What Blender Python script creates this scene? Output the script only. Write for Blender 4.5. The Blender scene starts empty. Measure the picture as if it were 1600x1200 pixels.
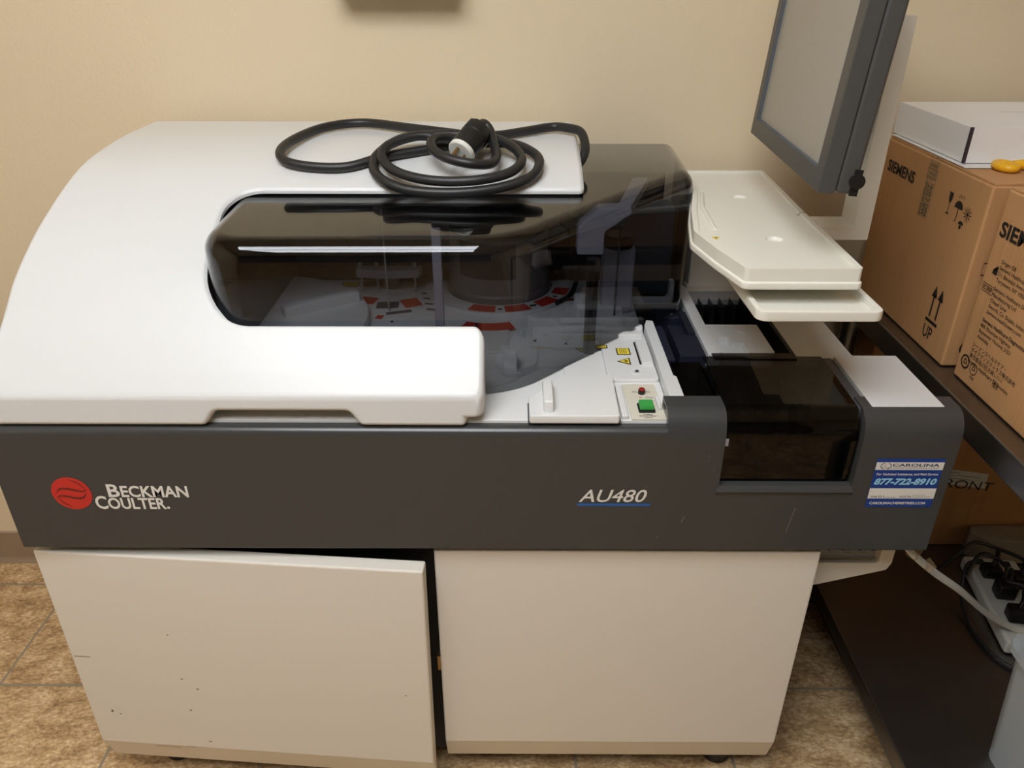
import bpy, bmesh, math, random
from mathutils import Vector, Matrix
random.seed(7)
R = math.radians
sc = bpy.context.scene
col = sc.collection

# ------------------------------------------------------------------ camera, world, lights, exposure
cam_d = bpy.data.cameras.new('camera')
cam = bpy.data.objects.new('camera', cam_d)
col.objects.link(cam)
cam_d.sensor_width = 36.0
cam_d.lens = 1208.0 / 1600.0 * 36.0
cam_d.clip_start = 0.05
cam.location = (0, 0, 1.45)
cam.rotation_euler = (R(90 - 28.54), 0, R(0.3))
sc.camera = cam

w = bpy.data.worlds.new('world')
sc.world = w
w.use_nodes = True
w.node_tree.nodes['Background'].inputs[0].default_value = (0.9, 0.95, 1.0, 1)
w.node_tree.nodes['Background'].inputs[1].default_value = 0.05

LAMP = 11.5
LAMP_COL = (0.95, 0.985, 1.03)
LAMPS = [(-0.42, 0.22), (-0.42, -0.46)]  # the second panel is added fill; it also widens the hood highlight

sc.view_settings.view_transform = 'Standard'
sc.view_settings.look = 'None'
sc.view_settings.gamma = 1.0
sc.view_settings.use_curve_mapping = False
sc.view_settings.exposure = 0.03
sc.cycles.transparent_max_bounces = 32
sc.cycles.max_bounces = 10
sc.cycles.diffuse_bounces = 5
sc.cycles.glossy_bounces = 5
sc.cycles.caustics_reflective = False
sc.cycles.caustics_refractive = False
sc.cycles.sample_clamp_indirect = 6.0

# ------------------------------------------------------------------ helpers
def s2l(c):
    return tuple(((v / 255) / 12.92 if v / 255 <= 0.04045 else ((v / 255 + 0.055) / 1.055) ** 2.4) for v in c)

def mat(name, rgb, rough=0.5, metal=0.0, bump=0.0, bscale=200.0, spec=0.5, coat=0.0, var=0.0, vscale=6.0):
    m = bpy.data.materials.new(name)
    m.use_nodes = True
    nt = m.node_tree
    b = nt.nodes['Principled BSDF']
    c = s2l(rgb)
    b.inputs['Base Color'].default_value = (*c, 1)
    b.inputs['Roughness'].default_value = rough
    b.inputs['Metallic'].default_value = metal
    b.inputs['Specular IOR Level'].default_value = spec
    b.inputs['Coat Weight'].default_value = coat
    tc = nt.nodes.new('ShaderNodeTexCoord')
    if bump:
        n = nt.nodes.new('ShaderNodeTexNoise')
        n.inputs['Scale'].default_value = bscale
        n.inputs['Detail'].default_value = 3
        nt.links.new(tc.outputs['Object'], n.inputs['Vector'])
        bp = nt.nodes.new('ShaderNodeBump')
        bp.inputs['Strength'].default_value = bump
        bp.inputs['Distance'].default_value = 0.002
        nt.links.new(n.outputs['Fac'], bp.inputs['Height'])
        nt.links.new(bp.outputs['Normal'], b.inputs['Normal'])
    if var:
        n = nt.nodes.new('ShaderNodeTexNoise')
        n.inputs['Scale'].default_value = vscale
        n.inputs['Detail'].default_value = 6
        nt.links.new(tc.outputs['Object'], n.inputs['Vector'])
        mx = nt.nodes.new('ShaderNodeMix')
        mx.data_type = 'RGBA'
        mx.inputs[6].default_value = (*[v * (1 - var) for v in c], 1)
        mx.inputs[7].default_value = (*[min(1, v * (1 + var)) for v in c], 1)
        nt.links.new(n.outputs['Fac'], mx.inputs[0])
        nt.links.new(mx.outputs[2], b.inputs['Base Color'])
    return m

def tint(name, rgb, ior=1.5, rough=0.02):
    """clear smoked sheet: what passes is tinted, the rest mirrors by Fresnel"""
    m = bpy.data.materials.new(name)
    m.use_nodes = True
    nt = m.node_tree
    nt.nodes.clear()
    o = nt.nodes.new('ShaderNodeOutputMaterial')
    t = nt.nodes.new('ShaderNodeBsdfTransparent')
    t.inputs[0].default_value = (*rgb, 1)
    g = nt.nodes.new('ShaderNodeBsdfGlossy')
    g.inputs[0].default_value = (1, 1, 1, 1)
    g.inputs['Roughness'].default_value = rough
    # Schlick reflectance, the same from both sides of the sheet
    ge = nt.nodes.new('ShaderNodeNewGeometry')
    dt = nt.nodes.new('ShaderNodeVectorMath'); dt.operation = 'DOT_PRODUCT'
    nt.links.new(ge.outputs['Normal'], dt.inputs[0]); nt.links.new(ge.outputs['Incoming'], dt.inputs[1])
    def mth(op, a, v=None):
        n = nt.nodes.new('ShaderNodeMath'); n.operation = op
        nt.links.new(a, n.inputs[0])
        if v is not None: n.inputs[1].default_value = v
        return n.outputs[0]
    f0 = ((ior - 1) / (ior + 1)) ** 2
    c = mth('ABSOLUTE', dt.outputs['Value'])
    sb = nt.nodes.new('ShaderNodeMath'); sb.operation = 'SUBTRACT'; sb.inputs[0].default_value = 1.0
    nt.links.new(c, sb.inputs[1])
    f = mth('ADD', mth('MULTIPLY', mth('POWER', sb.outputs[0], 5.0), 1 - f0), f0).node
    mx = nt.nodes.new('ShaderNodeMixShader')
    # a slanting ray crosses more of the sheet: tint ** (1 / cos of the refracted angle)
    c2 = c
    sq = nt.nodes.new('ShaderNodeMath'); sq.operation = 'MULTIPLY'
    nt.links.new(c2, sq.inputs[0]); nt.links.new(c2, sq.inputs[1])
    ct = mth('SQRT', mth('ADD', mth('MULTIPLY', sq.outputs[0], 1 / ior ** 2), 1 - 1 / ior ** 2))
    iv = nt.nodes.new('ShaderNodeMath'); iv.operation = 'DIVIDE'; iv.inputs[0].default_value = 1.0
    nt.links.new(ct, iv.inputs[1])
    cc = nt.nodes.new('ShaderNodeCombineColor')
    for i in range(3):
        pw = nt.nodes.new('ShaderNodeMath'); pw.operation = 'POWER'; pw.inputs[0].default_value = rgb[i]
        nt.links.new(iv.outputs[0], pw.inputs[1]); nt.links.new(pw.outputs[0], cc.inputs[i])
    nt.links.new(cc.outputs[0], t.inputs[0])
    nt.links.new(f.outputs[0], mx.inputs[0])
    nt.links.new(t.outputs[0], mx.inputs[1])
    nt.links.new(g.outputs[0], mx.inputs[2])
    nt.links.new(mx.outputs[0], o.inputs[0])
    return m

BASE = {}

def tag(o, label=None, cat=None, group=None, kind=None):
    if label: o['label'] = label
    if cat: o['category'] = cat
    if group: o['group'] = group
    if kind: o['kind'] = kind
    return o

def thing(name, label, cat, loc=(0, 0, 0), group=None):
    o = bpy.data.objects.new(name, None)
    o.empty_display_size = 0.05
    col.objects.link(o)
    o.location = loc
    BASE[o] = Vector(loc)
    return tag(o, label, cat, group)

def obj(name, bm, m, parent=None, smooth=40, label=None):
    """bm holds world coordinates; the mesh is stored relative to its thing's base"""
    me = bpy.data.meshes.new(name)
    base = BASE[parent] if parent else Vector((0, 0, 0))
    if base.length:
        bmesh.ops.translate(bm, verts=bm.verts, vec=-base)
    bmesh.ops.recalc_face_normals(bm, faces=bm.faces)
    bm.to_mesh(me)
    bm.free()
    ms = m if isinstance(m, (list, tuple)) else [m]
    for x in ms: me.materials.append(x)
    if smooth:
        me.polygons.foreach_set('use_smooth', [True] * len(me.polygons))
        me.set_sharp_from_angle(angle=R(smooth))
    o = bpy.data.objects.new(name, me)
    col.objects.link(o)
    if smooth:
        wn = o.modifiers.new('weighted_normals', 'WEIGHTED_NORMAL'); wn.keep_sharp = True; wn.weight = 80
    if parent: o.parent = parent
    BASE[o] = base
    if label: o['label'] = label
    return o

def struct(name, bm, m, smooth=0):
    return tag(obj(name, bm, m, None, smooth), kind='structure')

def B(): return bmesh.new()

def box(bm, x0, x1, y0, y1, z0, z1, bev=0.0, seg=2, M=None):
    vs = [bm.verts.new(p) for p in ((x0, y0, z0), (x1, y0, z0), (x1, y1, z0), (x0, y1, z0), (x0, y0, z1), (x1, y0, z1), (x1, y1, z1), (x0, y1, z1))]
    fs = [bm.faces.new([vs[i] for i in q]) for q in ((3, 2, 1, 0), (4, 5, 6, 7), (0, 1, 5, 4), (1, 2, 6, 5), (2, 3, 7, 6), (3, 0, 4, 7))]
    if bev:
        es = list({e for f in fs for e in f.edges})
        r = bmesh.ops.bevel(bm, geom=es, offset=bev, segments=seg, affect='EDGES', profile=0.5)
        vs = list({v for f in r['faces'] for v in f.verts} | {v for v in vs if v.is_valid})
    if M: bmesh.ops.transform(bm, matrix=M, verts=vs)
    return vs

def prism(bm, pts, a, b, axis='z', bev=0.0, seg=2, ang=30):
    """outline extruded along an axis.  z: (x,y)  x: (y,z)  y: (x,z)"""
    def P(p, t):
        return {'z': (p[0], p[1], t), 'x': (t, p[0], p[1]), 'y': (p[0], t, p[1])}[axis]
    v0 = [bm.verts.new(P(p, a)) for p in pts]
    v1 = [bm.verts.new(P(p, b)) for p in pts]
    n = len(pts)
    fs = [bm.faces.new(v0), bm.faces.new(v1[::-1])]
    for i in range(n):
        fs.append(bm.faces.new((v0[i], v0[(i + 1) % n], v1[(i + 1) % n], v1[i])))
    bmesh.ops.recalc_face_normals(bm, faces=fs)
    if bev: bevel(bm, bev, seg, ang, fs)
    return v0 + v1

def bevel(bm, off, seg=2, ang=30, faces=None, clamp=True):
    es = {e for f in (faces or bm.faces) for e in f.edges}
    es = [e for e in es if len(e.link_faces) == 2 and e.calc_face_angle(0) > R(ang)]
    bmesh.ops.bevel(bm, geom=es, offset=off, segments=seg, affect='EDGES', profile=0.5, clamp_overlap=clamp)

def cyl(bm, c, r, h, axis='z', n=32, r2=None, bev=0.0):
    r2 = r if r2 is None else r2
    M = {'z': Matrix(), 'x': Matrix.Rotation(R(90), 4, 'Y'), 'y': Matrix.Rotation(R(-90), 4, 'X')}[axis]
    M = Matrix.Translation(c) @ M @ Matrix.Translation((0, 0, h / 2))
    g = bmesh.ops.create_cone(bm, cap_ends=True, segments=n, radius1=r, radius2=r2, depth=h, matrix=M)
    if bev:
        fs = list({f for v in g['verts'] for f in v.link_faces})
        bevel(bm, bev, 2, 50, fs)

def lathe(bm, prof, c=(0, 0, 0), n=36, M=None):
    rings = []
    for r, z in prof:
        rings.append([bm.verts.new((r * math.cos(2 * math.pi * i / n), r * math.sin(2 * math.pi * i / n), z)) for i in range(n)])
    for a, b in zip(rings, rings[1:]):
        for i in range(n):
            bm.faces.new((a[i], a[(i + 1) % n], b[(i + 1) % n], b[i]))
    bm.faces.new(rings[0][::-1]); bm.faces.new(rings[-1])
    vs = [v for r in rings for v in r]
    bmesh.ops.transform(bm, matrix=(M if M else Matrix.Translation(c)), verts=vs)
    return vs

def smooth_path(pts, sub=8, closed=False):
    P = [Vector(p) for p in pts]
    out = []
    n = len(P)
    for i in range(n if closed else n - 1):
        p1, p2 = P[i], P[(i + 1) % n]
        p0 = P[(i - 1) % n] if closed or i else p1 * 2 - p2
        p3 = P[(i + 2) % n] if closed or i + 2 < n else p2 * 2 - p1
        for k in range(sub):
            t = k / sub
            out.append(0.5 * ((2 * p1) + (p2 - p0) * t + (2 * p0 - 5 * p1 + 4 * p2 - p3) * t * t + (3 * p1 - p0 - 3 * p2 + p3) * t ** 3))
    if not closed: out.append(P[-1])
    return out

def tube(bm, pts, r, n=12, sx=1.0, closed=False):
    prev = None
    rings = []
    N = len(pts)
    for i, p in enumerate(pts):
        p = Vector(p)
        if closed: d = Vector(pts[(i + 1) % N]) - Vector(pts[i - 1])
        else: d = Vector(pts[min(i + 1, N - 1)]) - Vector(pts[max(i - 1, 0)])
        d.normalize()
        if prev is None:
            u = d.cross(Vector((0, 0, 1)))
            if u.length < 1e-3: u = d.cross(Vector((1, 0, 0)))
        else:
            u = prev - d * prev.dot(d)
        u.normalize()
        prev = u
        v = d.cross(u)
        rr = r(i / max(1, N - 1)) if callable(r) else r
        rings.append([bm.verts.new(p + (u * math.cos(2 * math.pi * k / n) * sx + v * math.sin(2 * math.pi * k / n)) * rr) for k in range(n)])
    prs = list(zip(rings, rings[1:]))
    if closed: prs.append((rings[-1], rings[0]))
    for a, b in prs:
        for k in range(n):
            bm.faces.new((a[k], a[(k + 1) % n], b[(k + 1) % n], b[k]))
    if not closed:
        bm.faces.new(rings[0][::-1]); bm.faces.new(rings[-1])

def boolean(bm, cutters, op='DIFFERENCE'):
    """bm minus the cutter meshes, as a fresh bmesh"""
    def tmp(b):
        bmesh.ops.recalc_face_normals(b, faces=b.faces)
        me = bpy.data.meshes.new('t'); b.to_mesh(me); b.free()
        o = bpy.data.objects.new('t', me); col.objects.link(o); return o
    o = tmp(bm)
    cs = [tmp(c) for c in cutters]
    for c in cs:
        m = o.modifiers.new('b', 'BOOLEAN'); m.operation = op; m.object = c; m.solver = 'EXACT'
    bpy.context.view_layer.update()
    ev = o.evaluated_get(bpy.context.evaluated_depsgraph_get())
    me = bpy.data.meshes.new_from_object(ev)
    r = bmesh.new(); r.from_mesh(me)
    for x in [o] + cs:
        d = x.data; bpy.data.objects.remove(x); bpy.data.meshes.remove(d)
    bpy.data.meshes.remove(me)
    bmesh.ops.remove_doubles(r, verts=r.verts, dist=1e-5)
    bmesh.ops.dissolve_degenerate(r, edges=r.edges, dist=1e-5)
    return r

def arc(cx, cy, rx, ry, a0, a1, n=8):
    return [(cx + rx * math.cos(R(a0 + (a1 - a0) * i / n)), cy + ry * math.sin(R(a0 + (a1 - a0) * i / n))) for i in range(n + 1)]

def fillet(pts, radii, n=8):
    """round the corners of a closed outline"""
    out = []
    N = len(pts)
    for i in range(N):
        p = Vector(pts[i]); a = Vector(pts[i - 1]) - p; b = Vector(pts[(i + 1) % N]) - p
        r = radii[i] if isinstance(radii, (list, tuple)) else radii
        if r <= 0: out.append(tuple(p)); continue
        la, lb = a.length, b.length
        a.normalize(); b.normalize()
        ang = math.acos(max(-1, min(1, a.dot(b))))
        t = min(r / math.tan(ang / 2), la * 0.49, lb * 0.49)
        rr = t * math.tan(ang / 2)
        c = p + (a + b).normalized() * (rr / math.sin(ang / 2))
        s = p + a * t - c; e = p + b * t - c
        a0 = math.atan2(s.y, s.x); a1 = math.atan2(e.y, e.x)
        d = (a1 - a0 + math.pi) % (2 * math.pi) - math.pi
        for k in range(n + 1):
            out.append((c.x + rr * math.cos(a0 + d * k / n), c.y + rr * math.sin(a0 + d * k / n)))
    return out

# ---- printed marks: thin ink laid just above a surface
_GL = {}
def glyphs(s, bold):
    k = (s, bold)
    if k not in _GL:
        cu = bpy.data.curves.new('t', 'FONT')
        cu.body = s; cu.size = 1.0; cu.offset = bold; cu.resolution_u = 3
        o = bpy.data.objects.new('t', cu); col.objects.link(o)
        bpy.context.view_layer.update()
        ev = o.evaluated_get(bpy.context.evaluated_depsgraph_get())
        me = bpy.data.meshes.new_from_object(ev)
        vs = [(v.co.x, v.co.y) for v in me.vertices]
        fs = [tuple(p.vertices) for p in me.polygons]
        bpy.data.objects.remove(o); bpy.data.curves.remove(cu); bpy.data.meshes.remove(me)
        _GL[k] = (vs, fs)
    return _GL[k]

class Ink:
    def __init__(s, o, ux, uy, lift=0.0006):
        s.o = Vector(o); s.ux = Vector(ux).normalized(); s.uy = Vector(uy).normalized()
        s.n = s.ux.cross(s.uy); s.o = s.o + s.n * lift; s.bm = bmesh.new()
    def P(s, x, y): return s.o + s.ux * x + s.uy * y
    def poly(s, pts):
        vs = [s.bm.verts.new(s.P(*p)) for p in pts]
        f = s.bm.faces.new(vs)
        if len(pts) > 4: bmesh.ops.triangulate(s.bm, faces=[f])
    def rect(s, x0, y0, x1, y1): s.poly([(x0, y0), (x1, y0), (x1, y1), (x0, y1)])
    def stroke(s, pts, wd, closed=False):
        n = len(pts)
        L, Rr = [], []
        for i, p in enumerate(pts):
            a = Vector(pts[(i - 1) % n] if (closed or i) else p); b = Vector(pts[(i + 1) % n] if (closed or i < n - 1) else p)
            d = (b - a).normalized(); q = Vector((-d.y, d.x))
            ww = (wd(i / max(1, n - 1)) if callable(wd) else wd) / 2
            L.append(s.bm.verts.new(s.P(p[0] + q.x * ww, p[1] + q.y * ww))); Rr.append(s.bm.verts.new(s.P(p[0] - q.x * ww, p[1] - q.y * ww)))
        for i in range(n if closed else n - 1):
            j = (i + 1) % n
            s.bm.faces.new((Rr[i], Rr[j], L[j], L[i]))
    def circle(s, x, y, r, n=28, ry=None): s.poly(arc(x, y, r, ry or r, 0, 360 - 360 / n, n - 1))
    def ring(s, x, y, r, wd, n=32, a0=0, a1=360, ry=None):
        if a1 - a0 >= 360: s.stroke(arc(x, y, r, ry or r, a0, a0 + 360 - 360 / n, n - 1), wd, True)
        else: s.stroke(arc(x, y, r, ry or r, a0, a1, n), wd)
    def text(s, t, x, y, h, width=None, shear=0.0, bold=0.0, align='l', rot=0.0):
        vs, fs = glyphs(t, bold)
        if not vs: return 0
        k = h / 0.70
        x0 = min(v[0] for v in vs); x1 = max(v[0] for v in vs)
        kx = (width / (x1 - x0)) if width else k
        wd = (x1 - x0) * kx
        off = {'l': 0, 'c': -wd / 2, 'r': -wd}[align]
        c, sn = math.cos(R(rot)), math.sin(R(rot))
        nv = []
        for v in vs:
            a = (v[0] - x0) * kx + off + shear * v[1] * k; b = v[1] * k
            nv.append(s.bm.verts.new(s.P(x + a * c - b * sn, y + a * sn + b * c)))
        for f in fs:
            try: s.bm.faces.new([nv[i] for i in f])
            except ValueError: pass
        return wd
    def build(s, name, m, parent, label=None):
        me = bpy.data.meshes.new(name)
        base = BASE[parent]
        bmesh.ops.translate(s.bm, verts=s.bm.verts, vec=-base)
        s.bm.normal_update()
        for f in s.bm.faces:
            if f.normal.dot(s.n) < 0: f.normal_flip()
        s.bm.to_mesh(me); s.bm.free(); me.materials.append(m)
        o = bpy.data.objects.new(name, me); col.objects.link(o); o.parent = parent; BASE[o] = base
        if label: o['label'] = label
        return o

# ------------------------------------------------------------------ materials
M_white = mat('white_plastic', (215, 216, 215), 0.32, bump=0.02, bscale=900)
M_deck = mat('white_deck_plastic', (222, 222, 220), 0.4)
M_cream = mat('cream_painted_steel', (224, 218, 206), 0.42, bump=0.015, bscale=700)
M_shelf = mat('ivory_plastic', (228, 226, 215), 0.42)
M_panel = mat('charcoal_painted_panel', (61, 62, 62), 0.26, bump=0.02, bscale=600)
M_black = mat('black_plastic', (22, 22, 23), 0.4)
M_dark = mat('dark_void_plastic', (14, 14, 16), 0.6)
M_navy = mat('navy_plastic', (30, 33, 48), 0.4)
M_grey = mat('grey_plastic', (150, 152, 155), 0.4)
M_dgrey = mat('dark_grey_plastic', (74, 76, 80), 0.4)
M_dgrey2 = mat('mid_grey_plastic', (112, 114, 118), 0.4)
M_lav = mat('pale_lavender_plastic', (170, 170, 184), 0.4)
M_red = mat('red_print', (196, 44, 36), 0.5)
M_redb = mat('red_button', (150, 40, 30), 0.35)
M_green = mat('green_button', (56, 160, 72), 0.35)
M_orange = mat('orange_print', (230, 110, 60), 0.5)
M_blue = mat('blue_print', (14, 58, 136), 0.4)
M_blue2 = mat('bright_blue_print', (34, 92, 160), 0.4)
M_lblue = mat('light_blue_print', (150, 205, 232), 0.45)
M_yellow = mat('yellow_label', (238, 214, 70), 0.5)
M_wprint = mat('white_print', (222, 220, 212), 0.45)
M_ink = mat('black_ink', (30, 26, 22), 0.6)
M_gink = mat('grey_ink', (120, 118, 116), 0.6)
M_beige = mat('beige_panel', (214, 208, 192), 0.45)
M_cable = mat('black_rubber_cable', (34, 34, 34), 0.42, bump=0.03, bscale=500)
M_brass = mat('brass_prong', (170, 140, 95), 0.3, 1.0)
M_cream2 = mat('white_nylon', (226, 226, 218), 0.4)
M_hood = tint('smoked_clear_hood', (0.66, 0.67, 0.69), 1.47)
M_smoke = tint('dark_smoked_cover', (0.36, 0.36, 0.36), 1.42)
M_tape = None
M_card_dark = mat('cardboard_edge', (96, 66, 40), 0.9)
M_carton = mat('white_coated_card', (240, 240, 240), 0.55)
M_paper = mat('white_paper', (228, 228, 226), 0.8)
M_ytool = mat('yellow_plastic', (240, 182, 30), 0.4)
M_monitor = mat('charcoal_monitor_plastic', (72, 72, 71), 0.42, bump=0.02, bscale=900)
M_screen = mat('grey_screen', (160, 156, 146), 0.35, bump=0.01, bscale=2000)
M_slab = mat('grey_foam', (165, 155, 140), 0.9, bump=0.3, bscale=60, var=0.25, vscale=14)
M_frame = mat('white_lamp_frame', (230, 230, 228), 0.5)

def cardboard():
    m = mat('brown_cardboard', (186, 137, 88), 0.78)
    nt = m.node_tree; b = nt.nodes['Principled BSDF']
    tc = nt.nodes['Texture Coordinate'] if 'Texture Coordinate' in nt.nodes else nt.nodes.new('ShaderNodeTexCoord')
    mp = nt.nodes.new('ShaderNodeMapping'); mp.inputs['Scale'].default_value = (140, 140, .5)
    nt.links.new(tc.outputs['Object'], mp.inputs['Vector'])
    n = nt.nodes.new('ShaderNodeTexNoise'); n.inputs['Scale'].default_value = 1.0; n.inputs['Detail'].default_value = 2
    nt.links.new(mp.outputs[0], n.inputs['Vector'])
    n2 = nt.nodes.new('ShaderNodeTexNoise'); n2.inputs['Scale'].default_value = 9.0; n2.inputs['Detail'].default_value = 5
    nt.links.new(tc.outputs['Object'], n2.inputs['Vector'])
    ad = nt.nodes.new('ShaderNodeMath'); ad.operation = 'ADD'
    nt.links.new(n.outputs['Fac'], ad.inputs[0]); nt.links.new(n2.outputs['Fac'], ad.inputs[1])
    cr = nt.nodes.new('ShaderNodeValToRGB')
    cr.color_ramp.elements[0].position = 0.7; cr.color_ramp.elements[0].color = (*s2l((180, 134, 86)), 1)
    cr.color_ramp.elements[1].position = 1.3 if False else 1.0; cr.color_ramp.elements[1].color = (*s2l((190, 143, 95)), 1)
    nt.links.new(ad.outputs[0], cr.inputs[0]); nt.links.new(cr.outputs[0], b.inputs['Base Color'])
    bp = nt.nodes.new('ShaderNodeBump'); bp.inputs['Strength'].default_value = 0.12; bp.inputs['Distance'].default_value = 0.002
    nt.links.new(n.outputs['Fac'], bp.inputs['Height']); nt.links.new(bp.outputs[0], b.inputs['Normal'])
    return m
M_card = cardboard()

def wall_paint(name, rgb):
    m = mat(name, rgb, 0.75, spec=0.3)
    nt = m.node_tree; b = nt.nodes['Principled BSDF']
    tc = nt.nodes['Texture Coordinate']
    n = nt.nodes.new('ShaderNodeTexNoise'); n.inputs['Scale'].default_value = 130; n.inputs['Detail'].default_value = 3
    n.inputs['Roughness'].default_value = 0.55
    nt.links.new(tc.outputs['Object'], n.inputs['Vector'])
    bp = nt.nodes.new('ShaderNodeBump'); bp.inputs['Strength'].default_value = 0.35; bp.inputs['Distance'].default_value = 0.0025
    nt.links.new(n.outputs['Fac'], bp.inputs['Height']); nt.links.new(bp.outputs[0], b.inputs['Normal'])
    return m
M_wall = wall_paint('beige_orange_peel_paint', (226, 209, 178))
M_ceil = wall_paint('ceiling_white', (232, 230, 224))

def floor_mat():
    m = mat('travertine_vinyl_tile', (160, 120, 80), 0.42)
    nt = m.node_tree; b = nt.nodes['Principled BSDF']; L = nt.links
    tc = nt.nodes['Texture Coordinate']
    mp = nt.nodes.new('ShaderNodeMapping')
    mp.inputs['Location'].default_value = (1.178, -1.219 , 0)
    L.new(tc.outputs['Object'], mp.inputs['Vector'])
    br = nt.nodes.new('ShaderNodeTexBrick')
    br.offset = 0.0
    br.inputs['Scale'].default_value = 1.0
    br.inputs['Brick Width'].default_value = 0.326; br.inputs['Row Height'].default_value = 0.326
    br.inputs['Mortar Size'].default_value = 0.0034; br.inputs['Mortar Smooth'].default_value = 0.2
    br.inputs['Color1'].default_value = (1, 1, 1, 1); br.inputs['Color2'].default_value = (0.84, 0.84, 0.84, 1)
    L.new(mp.outputs[0], br.inputs['Vector'])
    mp2 = nt.nodes.new('ShaderNodeMapping'); mp2.inputs['Scale'].default_value = (1, 1.7, 1); mp2.inputs['Rotation'].default_value = (0, 0, R(-18))
    L.new(tc.outputs['Object'], mp2.inputs['Vector'])
    n1 = nt.nodes.new('ShaderNodeTexNoise'); n1.inputs['Scale'].default_value = 15; n1.inputs['Detail'].default_value = 8; n1.inputs['Roughness'].default_value = 0.68
    n1.inputs['Distortion'].default_value = 0.5
    L.new(mp2.outputs[0], n1.inputs['Vector'])
    n3 = nt.nodes.new('ShaderNodeTexNoise'); n3.inputs['Scale'].default_value = 85; n3.inputs['Detail'].default_value = 5; n3.inputs['Roughness'].default_value = 0.7
    L.new(mp2.outputs[0], n3.inputs['Vector'])
    cr = nt.nodes.new('ShaderNodeValToRGB')
    e = cr.color_ramp.elements
    e[0].position = 0.38; e[0].color = (*s2l((136, 104, 70)), 1)
    e[1].position = 0.63; e[1].color = (*s2l((246, 220, 178)), 1)
    x = e.new(0.5); x.color = (*s2l((198, 163, 118)), 1)
    ad = nt.nodes.new('ShaderNodeMath'); ad.operation = 'MULTIPLY_ADD'
    ad.inputs[1].default_value = 0.5
    L.new(n3.outputs['Fac'], ad.inputs[0])
    mu = nt.nodes.new('ShaderNodeMath'); mu.operation = 'MULTIPLY'; mu.inputs[1].default_value = 0.5
    L.new(n1.outputs['Fac'], mu.inputs[0]); L.new(mu.outputs[0], ad.inputs[2])
    L.new(ad.outputs[0], cr.inputs[0])
    mx = nt.nodes.new('ShaderNodeMix'); mx.data_type = 'RGBA'; mx.blend_type = 'MULTIPLY'; mx.inputs[0].default_value = 1
    L.new(cr.outputs[0], mx.inputs[6]); L.new(br.outputs['Color'], mx.inputs[7])
    mg = nt.nodes.new('ShaderNodeMix'); mg.data_type = 'RGBA'
    L.new(br.outputs['Fac'], mg.inputs[0]); L.new(mx.outputs[2], mg.inputs[6]); mg.inputs[7].default_value = (*s2l((150, 138, 118)), 1)
    L.new(mg.outputs[2], b.inputs['Base Color'])
    bp = nt.nodes.new('ShaderNodeBump'); bp.inputs['Strength'].default_value = 0.5; bp.inputs['Distance'].default_value = 0.0015
    sb = nt.nodes.new('ShaderNodeMath'); sb.operation = 'SUBTRACT'
    L.new(ad.outputs[0], sb.inputs[0]); L.new(br.outputs['Fac'], sb.inputs[1]); L.new(sb.outputs[0], bp.inputs['Height'])
    L.new(bp.outputs[0], b.inputs['Normal'])
    return m
M_floor = floor_mat()

def steel_mat():
    m = mat('brushed_stainless_steel', (140, 138, 136), 0.34, 1.0)
    nt = m.node_tree; b = nt.nodes['Principled BSDF']; L = nt.links
    tc = nt.nodes['Texture Coordinate']
    mp = nt.nodes.new('ShaderNodeMapping'); mp.inputs['Scale'].default_value = (6, 220, 6)
    L.new(tc.outputs['Object'], mp.inputs['Vector'])
    n = nt.nodes.new('ShaderNodeTexNoise'); n.inputs['Scale'].default_value = 3; n.inputs['Detail'].default_value = 4
    L.new(mp.outputs[0], n.inputs['Vector'])
    mr = nt.nodes.new('ShaderNodeMapRange'); mr.inputs[3].default_value = 0.26; mr.inputs[4].default_value = 0.46
    L.new(n.outputs['Fac'], mr.inputs[0]); L.new(mr.outputs[0], b.inputs['Roughness'])
    return m
M_steel = steel_mat()

def frosted():
    m = bpy.data.materials.new('frosted_clear_plastic'); m.use_nodes = True
    nt = m.node_tree; nt.nodes.clear(); L = nt.links
    o = nt.nodes.new('ShaderNodeOutputMaterial')
    t = nt.nodes.new('ShaderNodeBsdfTransparent'); t.inputs[0].default_value = (0.92, 0.94, 0.95, 1)
    p = nt.nodes.new('ShaderNodeBsdfPrincipled'); p.inputs['Base Color'].default_value = (0.62, 0.66, 0.68, 1); p.inputs['Roughness'].default_value = 0.35
    mx = nt.nodes.new('ShaderNodeMixShader'); mx.inputs[0].default_value = 0.45
    L.new(t.outputs[0], mx.inputs[1]); L.new(p.outputs[0], mx.inputs[2]); L.new(mx.outputs[0], o.inputs[0])
    return m
M_frost = frosted()

def film(name, rgb, op, rough=.3):
    m = bpy.data.materials.new(name); m.use_nodes = True
    nt = m.node_tree; nt.nodes.clear()
    o = nt.nodes.new('ShaderNodeOutputMaterial'); t = nt.nodes.new('ShaderNodeBsdfTransparent')
    p = nt.nodes.new('ShaderNodeBsdfPrincipled'); p.inputs['Base Color'].default_value = (*s2l(rgb), 1); p.inputs['Roughness'].default_value = rough
    mx = nt.nodes.new('ShaderNodeMixShader'); mx.inputs[0].default_value = op
    nt.links.new(t.outputs[0], mx.inputs[1]); nt.links.new(p.outputs[0], mx.inputs[2]); nt.links.new(mx.outputs[0], o.inputs[0])
    return m
M_tape = film('clear_tape', (200, 170, 130), .18)

M_lamp = bpy.data.materials.new('lamp_diffuser'); M_lamp.use_nodes = True
_b = M_lamp.node_tree.nodes['Principled BSDF']
_b.inputs['Base Color'].default_value = (0.8, 0.8, 0.8, 1)
_b.inputs['Emission Color'].default_value = (*LAMP_COL, 1)
_b.inputs['Emission Strength'].default_value = LAMP

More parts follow.
